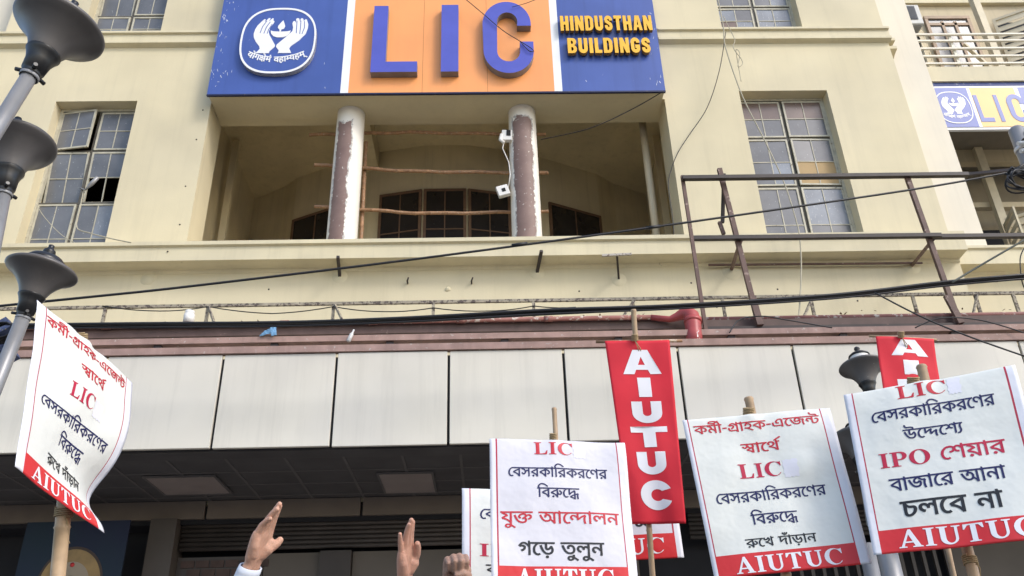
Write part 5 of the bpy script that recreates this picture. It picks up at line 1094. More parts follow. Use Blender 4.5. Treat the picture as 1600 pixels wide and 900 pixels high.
tag(mb.build('wire', M_PVC), 'pale wire between the two white boxes on the right loggia column', 'wire')

# ------------------------------------------------------------------ cables
def cable(label, pts, r, m=M_CABLE, sub=6, name='cable', n=8, cat='cable', group=None):
    P = [W(*p) for p in pts]; out = []
    for i in range(len(P)-1):                       # Catmull-Rom
        p0 = P[max(0, i-1)]; a = P[i]; b = P[i+1]; p3 = P[min(len(P)-1, i+2)]
        for k in range(sub):
            t = k/sub
            out.append(0.5*((2*a)+(b-p0)*t+(2*p0-5*a+4*b-p3)*t*t+(3*a-p0-3*b+p3)*t**3))
    out.append(P[-1]); mb = MB(); mb.tube(out, r, n)
    return tag(mb.build(name, m), label, cat, group)
cable('single black cable rising across the facade from the left lamps to the utility pole', [(-60, 484, 8.0), (150, 463, 8.0), (300, 447, 8.1), (640, 406, 8.3), (1020, 355, 8.6), (1420, 297, 8.9), (1585, 268, 9.0)], 0.014)
for (px, py, yy), lb in (((1020, 355, 8.6), 'taped joint on the single black cable near the billboard frame'), ((812, 382, 8.42), 'taped joint on the single black cable below the right loggia column')):
    p = W(px, py, yy); mb = MB(); mb.tube([p+Vector((-0.09, 0, -0.013)), p+Vector((0.09, 0, 0.013))], 0.021, 8); tag(mb.build('cable_joint', M_CABLE), lb, 'joint')
bp = [(-60, 512), (200, 509), (440, 506), (640, 500), (860, 489), (1050, 480), (1300, 463), (1480, 444), (1640, 430)]
for k in range(6):
    rr = random.Random(k+20); dy = (-4, -1.5, 1.2, 3.2, 0, 2)[k]
    cable('one of the black cables bundled along the front of the canopy, strung the whole width', [(x, y+dy*(0.8+0.2*math.sin(i*2+k))+(0.8*math.sin(i*1.3+k*2)), 9.7+0.03*(k % 3)) for i, (x, y) in enumerate(bp)], (0.022, 0.015, 0.02, 0.012, 0.016, 0.013)[k], group='black cables bundled along the canopy')
cable('black cable sagging down to the right edge from the cable bundle', [(1366, 457, 9.6), (1440, 495, 9.5), (1520, 528, 9.4), (1640, 570, 9.3)], 0.011)
cable('two grey green cables climbing steeply to the right edge', [(1488, 441, 9.6), (1540, 410, 9.6), (1640, 352, 9.5)], 0.013, mat('grey_green_cable', (0.10, 0.11, 0.09), rough=0.5))
cable('thin cable looping down at the right edge below the billboard beam', [(1600, 388, 9.8), (1594, 405, 9.8), (1597, 440, 9.8), (1606, 460, 9.8)], 0.008)
cable('thin wire from the right column up to the corner of the sign board', [(845, 218, 13.2), (920, 201, 13.0), (985, 172, 12.9), (1036, 143, 12.72)], 0.010, cat='wire')
cable('thin loose wire lying across the big letter C of the sign', [(722, -6, 12.5), (753, 20, 12.5), (785, 47, 12.5), (812, 64, 12.5), (828, 74, 12.5), (834, 80, 12.5), (826, 79, 12.5), (812, 64, 12.5)], 0.008, cat='wire')
cable('thin wire running up right from the letter C of the sign', [(800, 11, 12.5), (822, 5, 12.5), (850, -6, 12.5)], 0.006, cat='wire')
cable('pale cord hanging from the roof past the right hand window to the canopy', [(1118, -20, 12.4), (1130, 40, 12.4), (1134, 75, 12.4), (1160, 150, 12.4), (1195, 220, 12.4), (1225, 285, 12.3), (1244, 345, 12.2), (1250, 375, 12.1), (1252, 420, 12.0), (1250, 470, 11.6), (1247, 508, 11.0)], 0.012, M_CORD, cat='cord')
cable('thin dark wire drooping beside the right jamb of the loggia', [(1134, 50, 12.6), (1124, 110, 12.7), (1105, 168, 12.8), (1076, 212, 12.9), (1057, 243, 12.9), (1045, 280, 12.9), (1046, 305, 12.9), (1051, 340, 12.9), (1053, 368, 12.9)], 0.008, cat='wire')
cable('tangle of thin dry wires at the right string course', [(1130, 25, 12.5), (1140, 45, 12.5), (1148, 62, 12.5), (1146, 75, 12.4), (1158, 92, 12.5), (1160, 100, 12.5), (1153, 104, 12.5), (1156, 84, 12.5), (1150, 78, 12.5), (1154, 104, 12.6), (1158, 127, 12.6)], 0.007, M_CORD, cat='wire')
cable('loose twisted wires lying on the canopy in front of the billboard posts', [(1140, 520, 10.5), (1155, 500, 10.6), (1190, 494, 10.6), (1230, 500, 10.6), (1300, 512, 10.6)], 0.009, cat='wire')
cable('dark cable lying on the brown beams right of the red pipe bend', [(1430, 512, 10.5), (1470, 497, 10.5), (1530, 500, 10.5), (1600, 520, 10.4), (1650, 540, 10.4)], 0.009, cat='wire')
cable('pale lamp cable looping from the street light in the left window to the ledge', [(131, 296, 12.95), (125, 325, 12.9), (120, 355, 12.85), (140, 364, 12.6), (175, 373, 12.3), (205, 379, 12.26)], 0.010, M_CORD, cat='pipe')
cable('thin wire slanting across the lower panes of the left window', [(56, 318, 12.9), (70, 340, 12.9), (95, 366, 12.8), (118, 380, 12.4)], 0.006, M_CORD, cat='wire')
# small wall light in the left window
p, q = W(133, 297, 12.9), W(153, 277, 12.85)
t = thing('window_lamp', p, 'slim grey lamp arm sticking out of the broken pane of the left window', 'lamp')
mb = MB(); mb.tube([p, p.lerp(q, 0.2), p.lerp(q, 0.45), q], [0.015, 0.022, 0.042, 0.035], 12); mb.build('lamp_shade', M_POLE, t)
mb = MB(); mb.tube([p, p+Vector((-0.15, 0.1, 0.12)), p+Vector((-0.2, 0.35, 0.2))], 0.012, 8); mb.build('arm', M_POLE, t)

# utility pole with a coil, right edge
pp = W(1588, 205, 9.0)
UPOLE = thing('utility_pole', (pp.x, 9.0, 0.13), 'pale grey utility pole with clamps at the right edge', 'pole')
mb = MB(); mb.tube([(pp.x, 9.0, 0.13), (pp.x, 9.0, pp.z+0.02)], [0.13, 0.095], 20); mb.lathe((pp.x, 9.0, pp.z+0.02), (0, 0, 1), [(0.095, 0), (0.07, 0.03), (0, 0.045)], 20); mb.build('shaft', M_POLE, UPOLE)
mb = MB(); mb.bar((pp.x-0.05, 8.86, pp.z-0.28), (pp.x+1.2, 8.84, pp.z+0.5), 0.05, 0.09); mb.bar((pp.x+0.05, 8.9, pp.z-0.1), (pp.x+0.9, 8.9, pp.z+0.75), 0.06, 0.06); mb.build('cross_arm', M_RUSTD, UPOLE)
mb = MB()
for dz in (-0.30, -0.42): mb.tube([(pp.x-0.14, 8.88, pp.z+dz), (pp.x+0.14, 8.88, pp.z+dz+0.04)], 0.03, 10)
mb.tube([(pp.x, 9.0, pp.z-0.33), (pp.x, 9.0, pp.z-0.28)], 0.108, 20)
mb.build('clamp', M_PVC, UPOLE)
cc = W(1590, 282, 8.8)
mb = MB()
for k in range(7):
    P = []; rr = random.Random(k)
    r0 = 0.13+0.025*rr.random(); ox, oz = rr.uniform(-.03, .03), rr.uniform(-.03, .03)
    for i in range(27):
        a = 2*math.pi*i/25+k; P.append(cc+Vector((ox+r0*math.cos(a)*1.25, -0.02*k+0.04*math.sin(a*2+k), oz+r0*math.sin(a)*0.85-0.05)))
    mb.tube(P, 0.012, 7)
for k in range(5):
    rr = random.Random(k+50); mb.tube([cc+Vector((-0.1, 0, 0.1)), cc+Vector((rr.uniform(-.2, .1), rr.uniform(-.1, .1), rr.uniform(.08, .22))), cc+Vector((rr.uniform(0, .3), 0, rr.uniform(.0, .25)))], 0.018, 7)
tag(mb.build('cable_coil', M_CABLE), 'coil of spare black cable hung on the utility pole', 'cable coil')

# ------------------------------------------------------------------ street lamps
PROF_SOCK = [(0.0, 0.0), (0.048, 0.0), (0.052, 0.02), (0.052, 0.035), (0.062, 0.04), (0.07, 0.11), (0.086, 0.15), (0.096, 0.165), (0.096, 0.172), (0.05, 0.172)]
PROF_SHADE = [(0.088, 0.170), (0.10, 0.20), (0.118, 0.235), (0.15, 0.275), (0.19, 0.31), (0.235, 0.338), (0.272, 0.355), (0.283, 0.366), (0.284, 0.376), (0.274, 0.386), (0.23, 0.405), (0.16, 0.425), (0.10, 0.432)]
PROF_TOP = [(0.15, 0.42), (0.155, 0.43), (0.145, 0.452), (0.115, 0.478), (0.075, 0.49), (0.045, 0.495), (0.040, 0.51), (0.046, 0.523), (0.042, 0.54), (0.026, 0.552), (0.020, 0.565), (0.022, 0.58), (0.0, 0.592)]
def lamp_head(parent, base, tip, white_neck=False):
    b, t = Vector(base), Vector(tip); ax = (t-b).normalized(); s = (t-b).length/0.592
    S = lambda pr: [(r*s*(0.93 if r < 0.1 else 0.93-0.09*min(1, (r-0.1)/0.15)), h*s) for r, h in pr]
    mb = MB(); mb.lathe(b, ax, S(PROF_SHADE), 56); o = mb.build('lamp_shade', M_LAMP, parent)
    mb = MB(); mb.lathe(b, ax, S(PROF_SOCK), 32)
    x = ax.orthogonal().normalized()
    for k in range(3):
        d = Matrix.Rotation(2.1*k+0.4, 3, ax)@x; c = b+ax*0.028*s; mb.tube([c+d*0.04*s, c+d*0.085*s], 0.011*s, 8)
    mb.build('socket', M_LAMPD, o)
    top = PROF_TOP if not white_neck else [(0.112, 0.490), (0.122, 0.497), (0.118, 0.51), (0.085, 0.535), (0.045, 0.548), (0.022, 0.556), (0.022, 0.58), (0.034, 0.592), (0.03, 0.61), (0.0, 0.63)]
    mb = MB(); mb.lathe(b, ax, S(top), 36); mb.build('finial', M_LAMPD, o)
    if white_neck:
        mb = MB(); mb.lathe(b, ax, S([(0.11, 0.418), (0.112, 0.46), (0.108, 0.495)]), 36); mb.build('collar', M_PVC, o)
    mb = MB(); mb.lathe(b, ax, S([(0.049, -0.012), (0.053, -0.01), (0.053, 0.006), (0.049, 0.008)]), 28); mb.build('ring', M_POLE, o)
    return b, ax
postx, posty = -4.55, 4.9
LAMP = thing('street_lamp', (postx, posty, 0.0), 'three headed street lamp with grey funnel shades at the left edge', 'street lamp', 'funnel headed street lamps')
mb = MB(); mb.tube([(postx, posty, 0), (postx, posty, 1.0), (postx, posty, 3.4)], [0.11, 0.075, 0.06], 24); mb.build('post', M_POLE, LAMP)
for (bx_, by_, d0), (tx_, ty_, d1), dl in (((46, 119, 4.75), (119, 2, 5.08), 1.3), ((5, 304, 4.9), (29, 183, 5.19), 1.0), ((36, 497, 5.25), (82, 382, 5.50), 1.0)):
    b, ax = lamp_head(LAMP, D(bx_, by_, d0), D(tx_, ty_, d1))
    e = b-ax*dl; mid = Vector((postx, posty, min(3.3, e.z-0.3)))
    P = [b+ax*0.01, b-ax*dl*0.5, e]
    for i in range(1, 9):
        t = i/8; c = e-ax*0.5
        P.append(e*(1-t)**2+c*2*t*(1-t)+mid*t*t)
    mb = MB(); mb.tube(P, 0.041, 20); mb.build('arm', M_POLE, LAMP)
LAMP2 = thing('street_lamp', (0, 0, 0), 'funnel headed street lamp standing behind the placards at the right', 'street lamp', 'funnel headed street lamps')
pb = W(1391, 885, 7.3); LAMP2.location = (pb.x, 7.3, 0.13)
mb = MB(); mb.tube([(pb.x, 7.3, 0.13), (pb.x, 7.3, 3.6)], [0.12, 0.075], 20); mb.build('post', M_POLE, LAMP2)
pq = W(1190, 900, 7.6)
for (bx_, by_, d0), (tx_, ty_, d1) in (((1362, 622, 7.55), (1339, 546, 7.85)), ((1352, 745, 6.9), (1338, 655, 7.25)), ((1440, 760, 7.3), (1450, 680, 7.6))):
    b, ax = lamp_head(LAMP2, D(bx_, by_, d0), D(tx_, ty_, d1), True)
    mb = MB(); mb.tube([b+ax*0.01, b-ax*0.4, (pb.x, 7.3, 3.3)], 0.045, 16); mb.build('arm', M_POLE, LAMP2)
mb = MB(); mb.tube([W(1356, 900, 6.9), W(1352, 868, 6.9)], 0.05, 14)
pw = W(1359, 880, 7.9)
mb = MB(); mb.tube([(pw.x, 7.9, 0.13), (pw.x, 7.9, W(1355, 850, 7.9).z)], 0.07, 16)
tag(mb.build('pole', M_POLE), 'pale pole ending below the placard about workers and agents, left of the lamp post', 'pole')

# poster in the dark shop
px0, px1 = W(28, 880, 12.3), W(192, 880, 12.3)
POST = thing('poster', (px0.x, 12.3, 3.2), 'dark teal poster with a golden arch in the shop at the lower left', 'poster')
mp = bpy.data.materials.new('teal_poster'); mp.use_nodes = True
nt = mp.node_tree; b = nt.nodes['Principled BSDF']; b.inputs['Roughness'].default_value = 0.75
tcn = nt.nodes.new('ShaderNodeNewGeometry'); nn = nt.nodes.new('ShaderNodeTexNoise'); nn.inputs['Scale'].default_value = 1.1
nt.links.new(tcn.outputs['Position'], nn.inputs['Vector'])
cr = nt.nodes.new('ShaderNodeValToRGB'); nt.links.new(nn.outputs[0], cr.inputs[0]); nt.links.new(cr.outputs[0], b.inputs['Base Color'])
cr.color_ramp.elements[0].position = 0.35; cr.color_ramp.elements[0].color = (0.004, 0.008, 0.03, 1)
cr.color_ramp.elements[1].position = 0.62; cr.color_ramp.elements[1].color = (0.003, 0.014, 0.026, 1)
mb = MB(); mb.box((px0.x, 12.3, 3.0), (px1.x, 12.33, W(100, 815, 12.3).z)); mb.build('sheet', mp, POST)
c = W(107, 915, 12.3); r1 = abs(W(160, 890, 12.3).x-c.x)
def pdisc(name, m, rx, rz, off, r_in=0.0):
    polys = [arc(0, 0, rx, rz, 0, 352, 40)]
    if r_in: polys.append(arc(0, -0.03, rx*r_in, rz*r_in, 0, 352, 40))
    pv, tr = fill(polys, nonzero=False); mb = MB(); solid(mb, pv, tr, lambda x, y, d: (c.x+x, 12.3-off+d, c.z+y), off-0.001); mb.build(name, m, POST)
pdisc('arch', mat('dark_brown_print', (0.05, 0.03, 0.02)), r1*1.08, r1*1.25, 0.004)
pdisc('arch', mat('golden_print', (0.26, 0.16, 0.05), rough=0.4, var=0.3, scale=5), r1, r1*1.16, 0.007, 0.66)
pdisc('arch', mat('pale_print', (0.28, 0.22, 0.15), rough=0.5), r1*0.64, r1*0.76, 0.009, 0.5)
mb = MB()
for dx, dz in ((0.0, 0.27),):
    mb.lathe((c.x+dx*2, 12.285, c.z+dz), (0, -1, 0), [(0.03, 0), (0.03, 0.003), (0, 0.0031)], 14)
mb.build('red_dot', mat('red_print', (0.45, 0.03, 0.03)), POST)
# coloured stack at the left edge behind the lamp
q = W(10, 540, 8.5)
mb = MB(); mb.bar(W(-40, 545, 8.5), W(22, 510, 8.5), 0.25, 0.14); mb.bar(W(-40, 580, 8.5), W(20, 548, 8.5), 0.3, 0.06)
tag(mb.build('cloth_bundle', mat('patterned_cloth', (0.06, 0.08, 0.16), rough=0.8, var=0.5, scale=18, spots=(14.0, 0.6, (0.45, 0.36, 0.12)))), 'dark patterned cloth bundle strung at the left edge behind the lowest lamp', 'cloth')
mb = MB()
for k in range(6):
    P = [W(2, 515, 8.2)+Vector((0.14*math.cos(a/10*2*math.pi+k)*(0.8+0.06*k), 0.02*k, 0.11*math.sin(a/10*2*math.pi+k)*(0.8+0.05*k))) for a in range(12)]
    mb.tube(P, 0.010, 6)
tag(mb.build('cable_coil', M_CABLE), 'coil of black cable at the left edge behind the lowest lamp', 'cable coil')

# ------------------------------------------------------------------ placards and flags
def cloth_paper(name, v_red, paper=(0.73, 0.735, 0.685), margin=(0.73, 0.73, 0.775), uL=0.045, uR=0.935, wl=0.009):
    """printed vinyl: white margins, two thin red rules, a red band from v_red down"""
    m = bpy.data.materials.new(name); m.use_nodes = True
    nt = m.node_tree; N = nt.nodes; L = nt.links; b = N['Principled BSDF']
    b.inputs['Roughness'].default_value = 0.42; b.inputs['Specular IOR Level'].default_value = 0.35
    uv = N.new('ShaderNodeUVMap'); sp = N.new('ShaderNodeSeparateXYZ'); L.new(uv.outputs[0], sp.inputs[0])
    def ramp(inp, stops):
        r = N.new('ShaderNodeValToRGB'); r.color_ramp.interpolation = 'CONSTANT'
        while len(r.color_ramp.elements) < len(stops): r.color_ramp.elements.new(0.5)
        for e, (p, c) in zip(r.color_ramp.elements, stops): e.position = p; e.color = (*c, 1)
        L.new(inp, r.inputs[0]); return r.outputs[0]
    red = (0.62, 0.030, 0.035); rule = (0.42, 0.03, 0.06)
    cu = ramp(sp.outputs[0], [(0.0, margin), (uL, rule), (uL+wl, paper), (uR, rule), (uR+wl, margin)])
    if v_red is None: out = cu
    else:
        inside = ramp(sp.outputs[0], [(0.0, (0, 0, 0)), (uL, (1, 1, 1)), (uR+wl, (0, 0, 0))])
        band = ramp(sp.outputs[1], [(0.0, (0, 0, 0)), (v_red, (1, 1, 1))])
        mu = N.new('ShaderNodeMath'); mu.operation = 'MULTIPLY'; L.new(inside, mu.inputs[0]); L.new(band, mu.inputs[1])
        mx = N.new('ShaderNodeMix'); mx.data_type = 'RGBA'; L.new(mu.outputs[0], mx.inputs[0]); L.new(cu, mx.inputs[6]); mx.inputs[7].default_value = (*red, 1)
        out = mx.outputs[2]
    L.new(out, b.inputs['Base Color'])
    geo = N.new('ShaderNodeNewGeometry')
    n = N.new('ShaderNodeTexNoise'); n.inputs['Scale'].default_value = 9; n.inputs['Detail'].default_value = 3; L.new(geo.outputs['Position'], n.inputs['Vector'])
    bp = N.new('ShaderNodeBump'); bp.inputs['Strength'].default_value = 0.35; bp.inputs['Distance'].default_value = 0.02
    L.new(n.outputs[0], bp.inputs['Height']); L.new(bp.outputs[0], b.inputs['Normal'])
    return m
INK_RED = mat('crimson_ink', (0.47, 0.012, 0.05), rough=0.45, var=0.05)
INK_RED2 = mat('scarlet_ink', (0.52, 0.02, 0.035), rough=0.45, var=0.05)
INK_BLUE = mat('navy_ink', (0.012, 0.013, 0.085), rough=0.45, var=0.05)
INK_BLACK = mat('black_ink', (0.015, 0.016, 0.02), rough=0.45, var=0.05)
INK_WHITE = mat('white_ink', (0.80, 0.79, 0.82), rough=0.45, var=0.03)
TAPE = mat('white_paper_patch', (0.74, 0.73, 0.79), rough=0.5, var=0.04)

class Sheet:
    def __init__(s, corners, bulge):
        s.c = [D(*c) for c in corners]; s.b = bulge
        c = s.c; s.n = (c[1]-c[0]).cross(c[3]-c[0]).normalized()
        if s.n.dot(CAM-c[0]) < 0: s.n = -s.n
    def at(s, u, v, off=0.0):
        c = s.c
        p = c[0]*(1-u)*(1-v)+c[1]*u*(1-v)+c[2]*u*v+c[3]*(1-u)*v
        return p+s.n*(s.b(u, v)+off)
    def mesh(s, name, m, parent, nu=44, nv=72, thick=0.0016, u0=0, u1=1, v0=0, v1=1):
        mb = MB(); vs = []; uv = []
        for k in (0, 1):
            for j in range(nv+1):
                for i in range(nu+1):
                    u = u0+(u1-u0)*i/nu; v = v0+(v1-v0)*j/nv
                    vs.append(s.at(u, v, -thick*k)); uv.append((min(max(u, 0.0), 1.0), min(max(v, 0.0), 1.0)))
        n = (nu+1)*(nv+1); fs = []
        for j in range(nv):
            for i in range(nu):
                a = j*(nu+1)+i; q = (a, a+nu+1, a+nu+2, a+1); fs.append(q); fs.append(tuple(x+n for x in reversed(q)))
        rim = [i for i in range(nu+1)]+[j*(nu+1)+nu for j in range(1, nv+1)]+[nv*(nu+1)+i for i in reversed(range(nu))]+[j*(nu+1) for j in reversed(range(1, nv))]
        for a, b in zip(rim, rim[1:]+rim[:1]): fs.append((a, b, b+n, a+n))
        mb.add(vs, fs, 0, uv, True)
        return mb.build(name, m, parent)
    def text(s, name, polys, m, parent, nonzero, grid=0.025, off=0.0013):
        pv, tr = fill(polys, nonzero=nonzero, grid=grid)
        mb = MB(); mb.add([s.at(x, y, off) for x, y in pv], [(a, c, b) for a, b, c in tr], 0)
        return mb.build(name, m, parent)
    def patch(s, parent, a, b, c, e):
        P = []
        for i in range(7): P.append((a+(b-a)*i/7, c+0.004*math.sin(i*2.1)))
        for i in range(7): P.append((b+0.005*math.sin(i*1.9), c+(e-c)*i/7))
        for i in range(7): P.append((b-(b-a)*i/7, e+0.005*math.sin(i*2.7)))
        for i in range(7): P.append((a+0.004*math.sin(i*2.3), e-(e-c)*i/7))
        return s.text('paper_patch', [P], TAPE, parent, True, off=0.0009)
    def indic(s, key, uL, uR, vm, vb, m, parent, ex=16, ey=6, sl=0.0, part=None):
        P, w = word(key, ex, ey); k = (uR-uL)/w; kv = (vb-vm)/640.0
        Q = [[(uL+x*k, vm+(622-y)*kv+sl*x/w) for x, y in c] for c in P]
        if part: Q = [c for c in Q if min(p[0] for p in c) > part[0] and max(p[0] for p in c) < part[1]]
        return s.text('slogan_line', Q, m, parent, True)
    def latin(s, text, uL, uR, vt, vb, m, parent, face=SERIF, gap=9, off=0.0013, clip=None, name='slogan_line'):
        L, w = caps(text, face, gap); k = (uR-uL)/w; kv = (vb-vt)/100.0
        for polys in L:
            Q = [[(uL+x*k, vb-y*kv) for x, y in c] for c in polys]
            if clip and (min(p[0] for c in Q for p in c) < clip[0] or max(p[0] for c in Q for p in c) > clip[1]): continue
            o = s.text(name, Q, m, parent, False, off=off)
def folds(seed, a=0.006, top=0.012, extra=None):
    rr = random.Random(seed); ph = [rr.uniform(0, 6) for _ in range(6)]
    def b(u, v):
        z = a*math.sin(2.3*u+3.1*v+ph[0])+a*0.6*math.sin(7*u-4*v+ph[1])+a*0.3*math.sin(13*u+9*v+ph[2])
        z += a*1.2*noise.noise(Vector((u*3+seed, v*3.3, 0)))
        d = abs(u-0.47); z += top*0.5*math.exp(-v*11)*math.exp(-d*d*60)*math.cos(d*30)
        z += -0.005*math.exp(-v*30)
        if extra: z += extra(u, v)
        return z
    return b
def pole(parent, pts, r, name='bamboo_pole'):
    mb = MB(); P = []; R_ = []
    for i in range(len(pts)-1):
        a, b = Vector(pts[i]), Vector(pts[i+1]); n = max(3, int((b-a).length/0.14))
        for k in range(n):
            p = a.lerp(b, k/n); d = (b-a).normalized()
            for dt, q in ((-0.006, 1), (0, 1.13), (0.006, 1)): P.append(p+d*dt); R_.append(r*q)
    P.append(Vector(pts[-1])); R_.append(r)
    mb.tube(P, R_, 14); return mb.build(name, M_CANE, parent)
def twine(parent, c, d, r, seed=1):
    mb = MB(); d = Vector(d).normalized(); x = d.orthogonal().normalized(); y = d.cross(x); rr = random.Random(seed)
    P = [Vector(c)+d*(0.004*i/6)+(x*math.cos(i*0.7)+y*math.sin(i*0.7))*(r+0.002) for i in range(44)]
    mb.tube(P, 0.0028, 6)
    for k in range(2):
        q = Vector(c)-FW*(r+0.004); mb.tube([q, q+RT*(0.012+0.01*k)-UP*0.03, q+RT*(0.02+0.006*k)-UP*0.075, q+RT*(0.03-0.012*k)-UP*(0.10+0.02*k)], 0.002, 6)
    return mb.build('twine', M_TWINE, parent)
def ground_pole(top, low):
    """from a point above through the lower visible point straight down to the ground"""
    t, l = Vector(top), Vector(low); d = (l-t)
    d = d.normalized()
    if d.z > -0.5: d = Vector((0, 0, -1))
    return [t, l, l+d*(l.z/(-d.z))]

# 1: far left placard, turned side on
def p1x(u, v): return -0.075*u*u*math.exp(-((v-0.77)/0.16)**2)+0.02*u*math.exp(-((v-0.3)/0.25)**2)
P1 = thing('placard', D(92, 860, 2.5), 'white placard turned side on at the left edge, its lower right corner curling', 'placard', 'protest placards held up on bamboo poles')
S = Sheet([(61, 468, 2.54), (208, 598, 2.95), (166, 832, 2.64), (23, 729, 2.26)], folds(1, 0.005, 0.012, p1x))
S.mesh('banner', cloth_paper('placard_print_one', 0.885, uL=0.075, uR=0.915), P1)
S.indic('worker', 0.09, 0.905, 0.05, 0.105, INK_RED2, P1); S.indic('interest', 0.42, 0.67, 0.185, 0.245, INK_RED2, P1)
S.latin('LIC', 0.37, 0.60, 0.322, 0.41, INK_RED, P1); S.indic('privat', 0.14, 0.84, 0.512, 0.572, INK_BLUE, P1)
S.indic('against', 0.395, 0.66, 0.638, 0.70, INK_BLUE, P1); S.indic('resist', 0.31, 0.73, 0.785, 0.842, INK_BLACK, P1)
S.latin('AIUTUC', 0.17, 0.85, 0.905, 0.985, INK_WHITE, P1)
S.patch(P1, 0.605, 0.70, 0.335, 0.435)
tp, bt_ = S.at(0.47, -0.035, -0.03), S.at(0.50, 1.0, -0.035)
gp = ground_pole(tp, D(90, 905, 2.50)); pole(P1, gp, 0.021)
kz = min((abs((lambda q: 450-F*q.dot(UP)/q.dot(FW))(gp[0].lerp(gp[1], t/50)-CAM)-790), t/50) for t in range(51))[1]; twine(P1, gp[0].lerp(gp[1], kz), gp[1]-gp[0], 0.0225, 1); twine(P1, S.at(0.47, -0.01, -0.03), UP, 0.018, 4)
# 2: middle placard
P2 = thing('placard', D(880, 905, 2.9), 'white placard overlapping the long red banner, a red line of writing in its middle', 'placard', 'protest placards held up on bamboo poles')
S = Sheet([(765, 684, 3.12), (976, 692, 3.16), (1001, 945, 2.86), (768, 945, 2.82)], folds(2, 0.005, 0.008))
S.mesh('banner', cloth_paper('placard_print_two', 0.783, paper=(0.66, 0.645, 0.69), uL=0.042, uR=0.928), P2)
S.latin('LIC', 0.322, 0.607, 0.018, 0.10, INK_RED2, P2); S.indic('privat', 0.128, 0.846, 0.187, 0.247, INK_BLUE, P2)
S.indic('against', 0.335, 0.632, 0.315, 0.375, INK_BLUE, P2); S.indic('united', 0.072, 0.905, 0.464, 0.535, INK_RED2, P2, ex=14)
S.indic('build', 0.188, 0.78, 0.646, 0.722, INK_BLACK, P2, ex=20, ey=10); S.latin('AIUTUC', 0.165, 0.835, 0.80, 0.915, INK_WHITE, P2)
S.patch(P2, 0.612, 0.70, 0.02, 0.115)
tp = D(866, 640, 3.28); pole(P2, ground_pole(tp, S.at(0.5, 1.0, -0.03)), 0.009); twine(P2, S.at(0.47, 0.0, -0.015), UP, 0.01, 2)
# 3: right placard
P3 = thing('placard', D(1190, 905, 2.95), 'white placard right of the long red banner, red writing along its top', 'placard', 'protest placards held up on bamboo poles')
S = Sheet([(1066, 657, 3.22), (1297, 636, 3.16), (1362, 880, 2.84), (1117, 905, 2.92)], folds(3, 0.006, 0.010, lambda u, v: 0.012*math.exp(-((u-0.75)/0.12)**2-((v-0.38)/0.10)**2)))
S.mesh('banner', cloth_paper('placard_print_three', 0.868, uL=0.030, uR=0.922), P3)
S.indic('worker', 0.066, 0.908, 0.050, 0.108, INK_RED2, P3); S.indic('interest', 0.357, 0.61, 0.195, 0.256, INK_RED2, P3)
S.latin('LIC', 0.305, 0.59, 0.326, 0.418, INK_RED, P3); S.indic('privat', 0.113, 0.838, 0.503, 0.566, INK_BLUE, P3)
S.indic('against', 0.32, 0.618, 0.645, 0.708, INK_BLUE, P3); S.indic('resist', 0.249, 0.704, 0.790, 0.842, INK_BLACK, P3)
S.latin('AIUTUC', 0.15, 0.84, 0.892, 0.985, INK_WHITE, P3)
S.patch(P3, 0.60, 0.695, 0.325, 0.435)
tp = D(1170, 624, 3.27); pole(P3, ground_pole(tp, S.at(0.47, 1.0, -0.04)), 0.0165); twine(P3, S.at(0.46, -0.012, -0.03), UP, 0.017, 3)
# 4: rightmost placard
P4 = thing('placard', D(1510, 905, 2.7), 'largest white placard at the right edge, with the red letters IPO in its middle', 'placard', 'protest placards held up on bamboo poles')
S = Sheet([(1318, 618, 3.07), (1586, 569, 2.92), (1660, 840, 2.57), (1365, 866, 2.74)], folds(4, 0.006, 0.010))
S.mesh('banner', cloth_paper('placard_print_four', 0.867, uL=0.045, uR=0.933), P4)
S.latin('LIC', 0.309, 0.598, 0.010, 0.10, INK_RED2, P4); S.indic('privat', 0.134, 0.843, 0.158, 0.225, INK_BLUE, P4, ex=18)
S.indic('aim', 0.302, 0.636, 0.296, 0.357, INK_BLUE, P4); S.latin('IPO', 0.135, 0.424, 0.422, 0.510, INK_RED, P4); S.indic('share', 0.479, 0.84, 0.428, 0.508, INK_RED, P4)
S.indic('market', 0.167, 0.805, 0.580, 0.655, INK_BLUE, P4); S.indic('wont', 0.204, 0.756, 0.719, 0.812, INK_BLACK, P4, ex=22, ey=12)
S.latin('AIUTUC', 0.15, 0.90, 0.88, 0.978, INK_WHITE, P4)
S.patch(P4, 0.605, 0.68, 0.012, 0.115)
tp = D(1440, 574, 3.12); lo = D(1521, 905, 2.66); tp = D(1440, 574, 3.15); lo = D(1523, 905, 2.70); pole(P4, ground_pole(tp, lo), 0.0175)
twine(P4, tp.lerp(lo, 0.905), lo-tp, 0.0185, 5); twine(P4, S.at(0.42, -0.01, -0.03), UP, 0.017, 6)
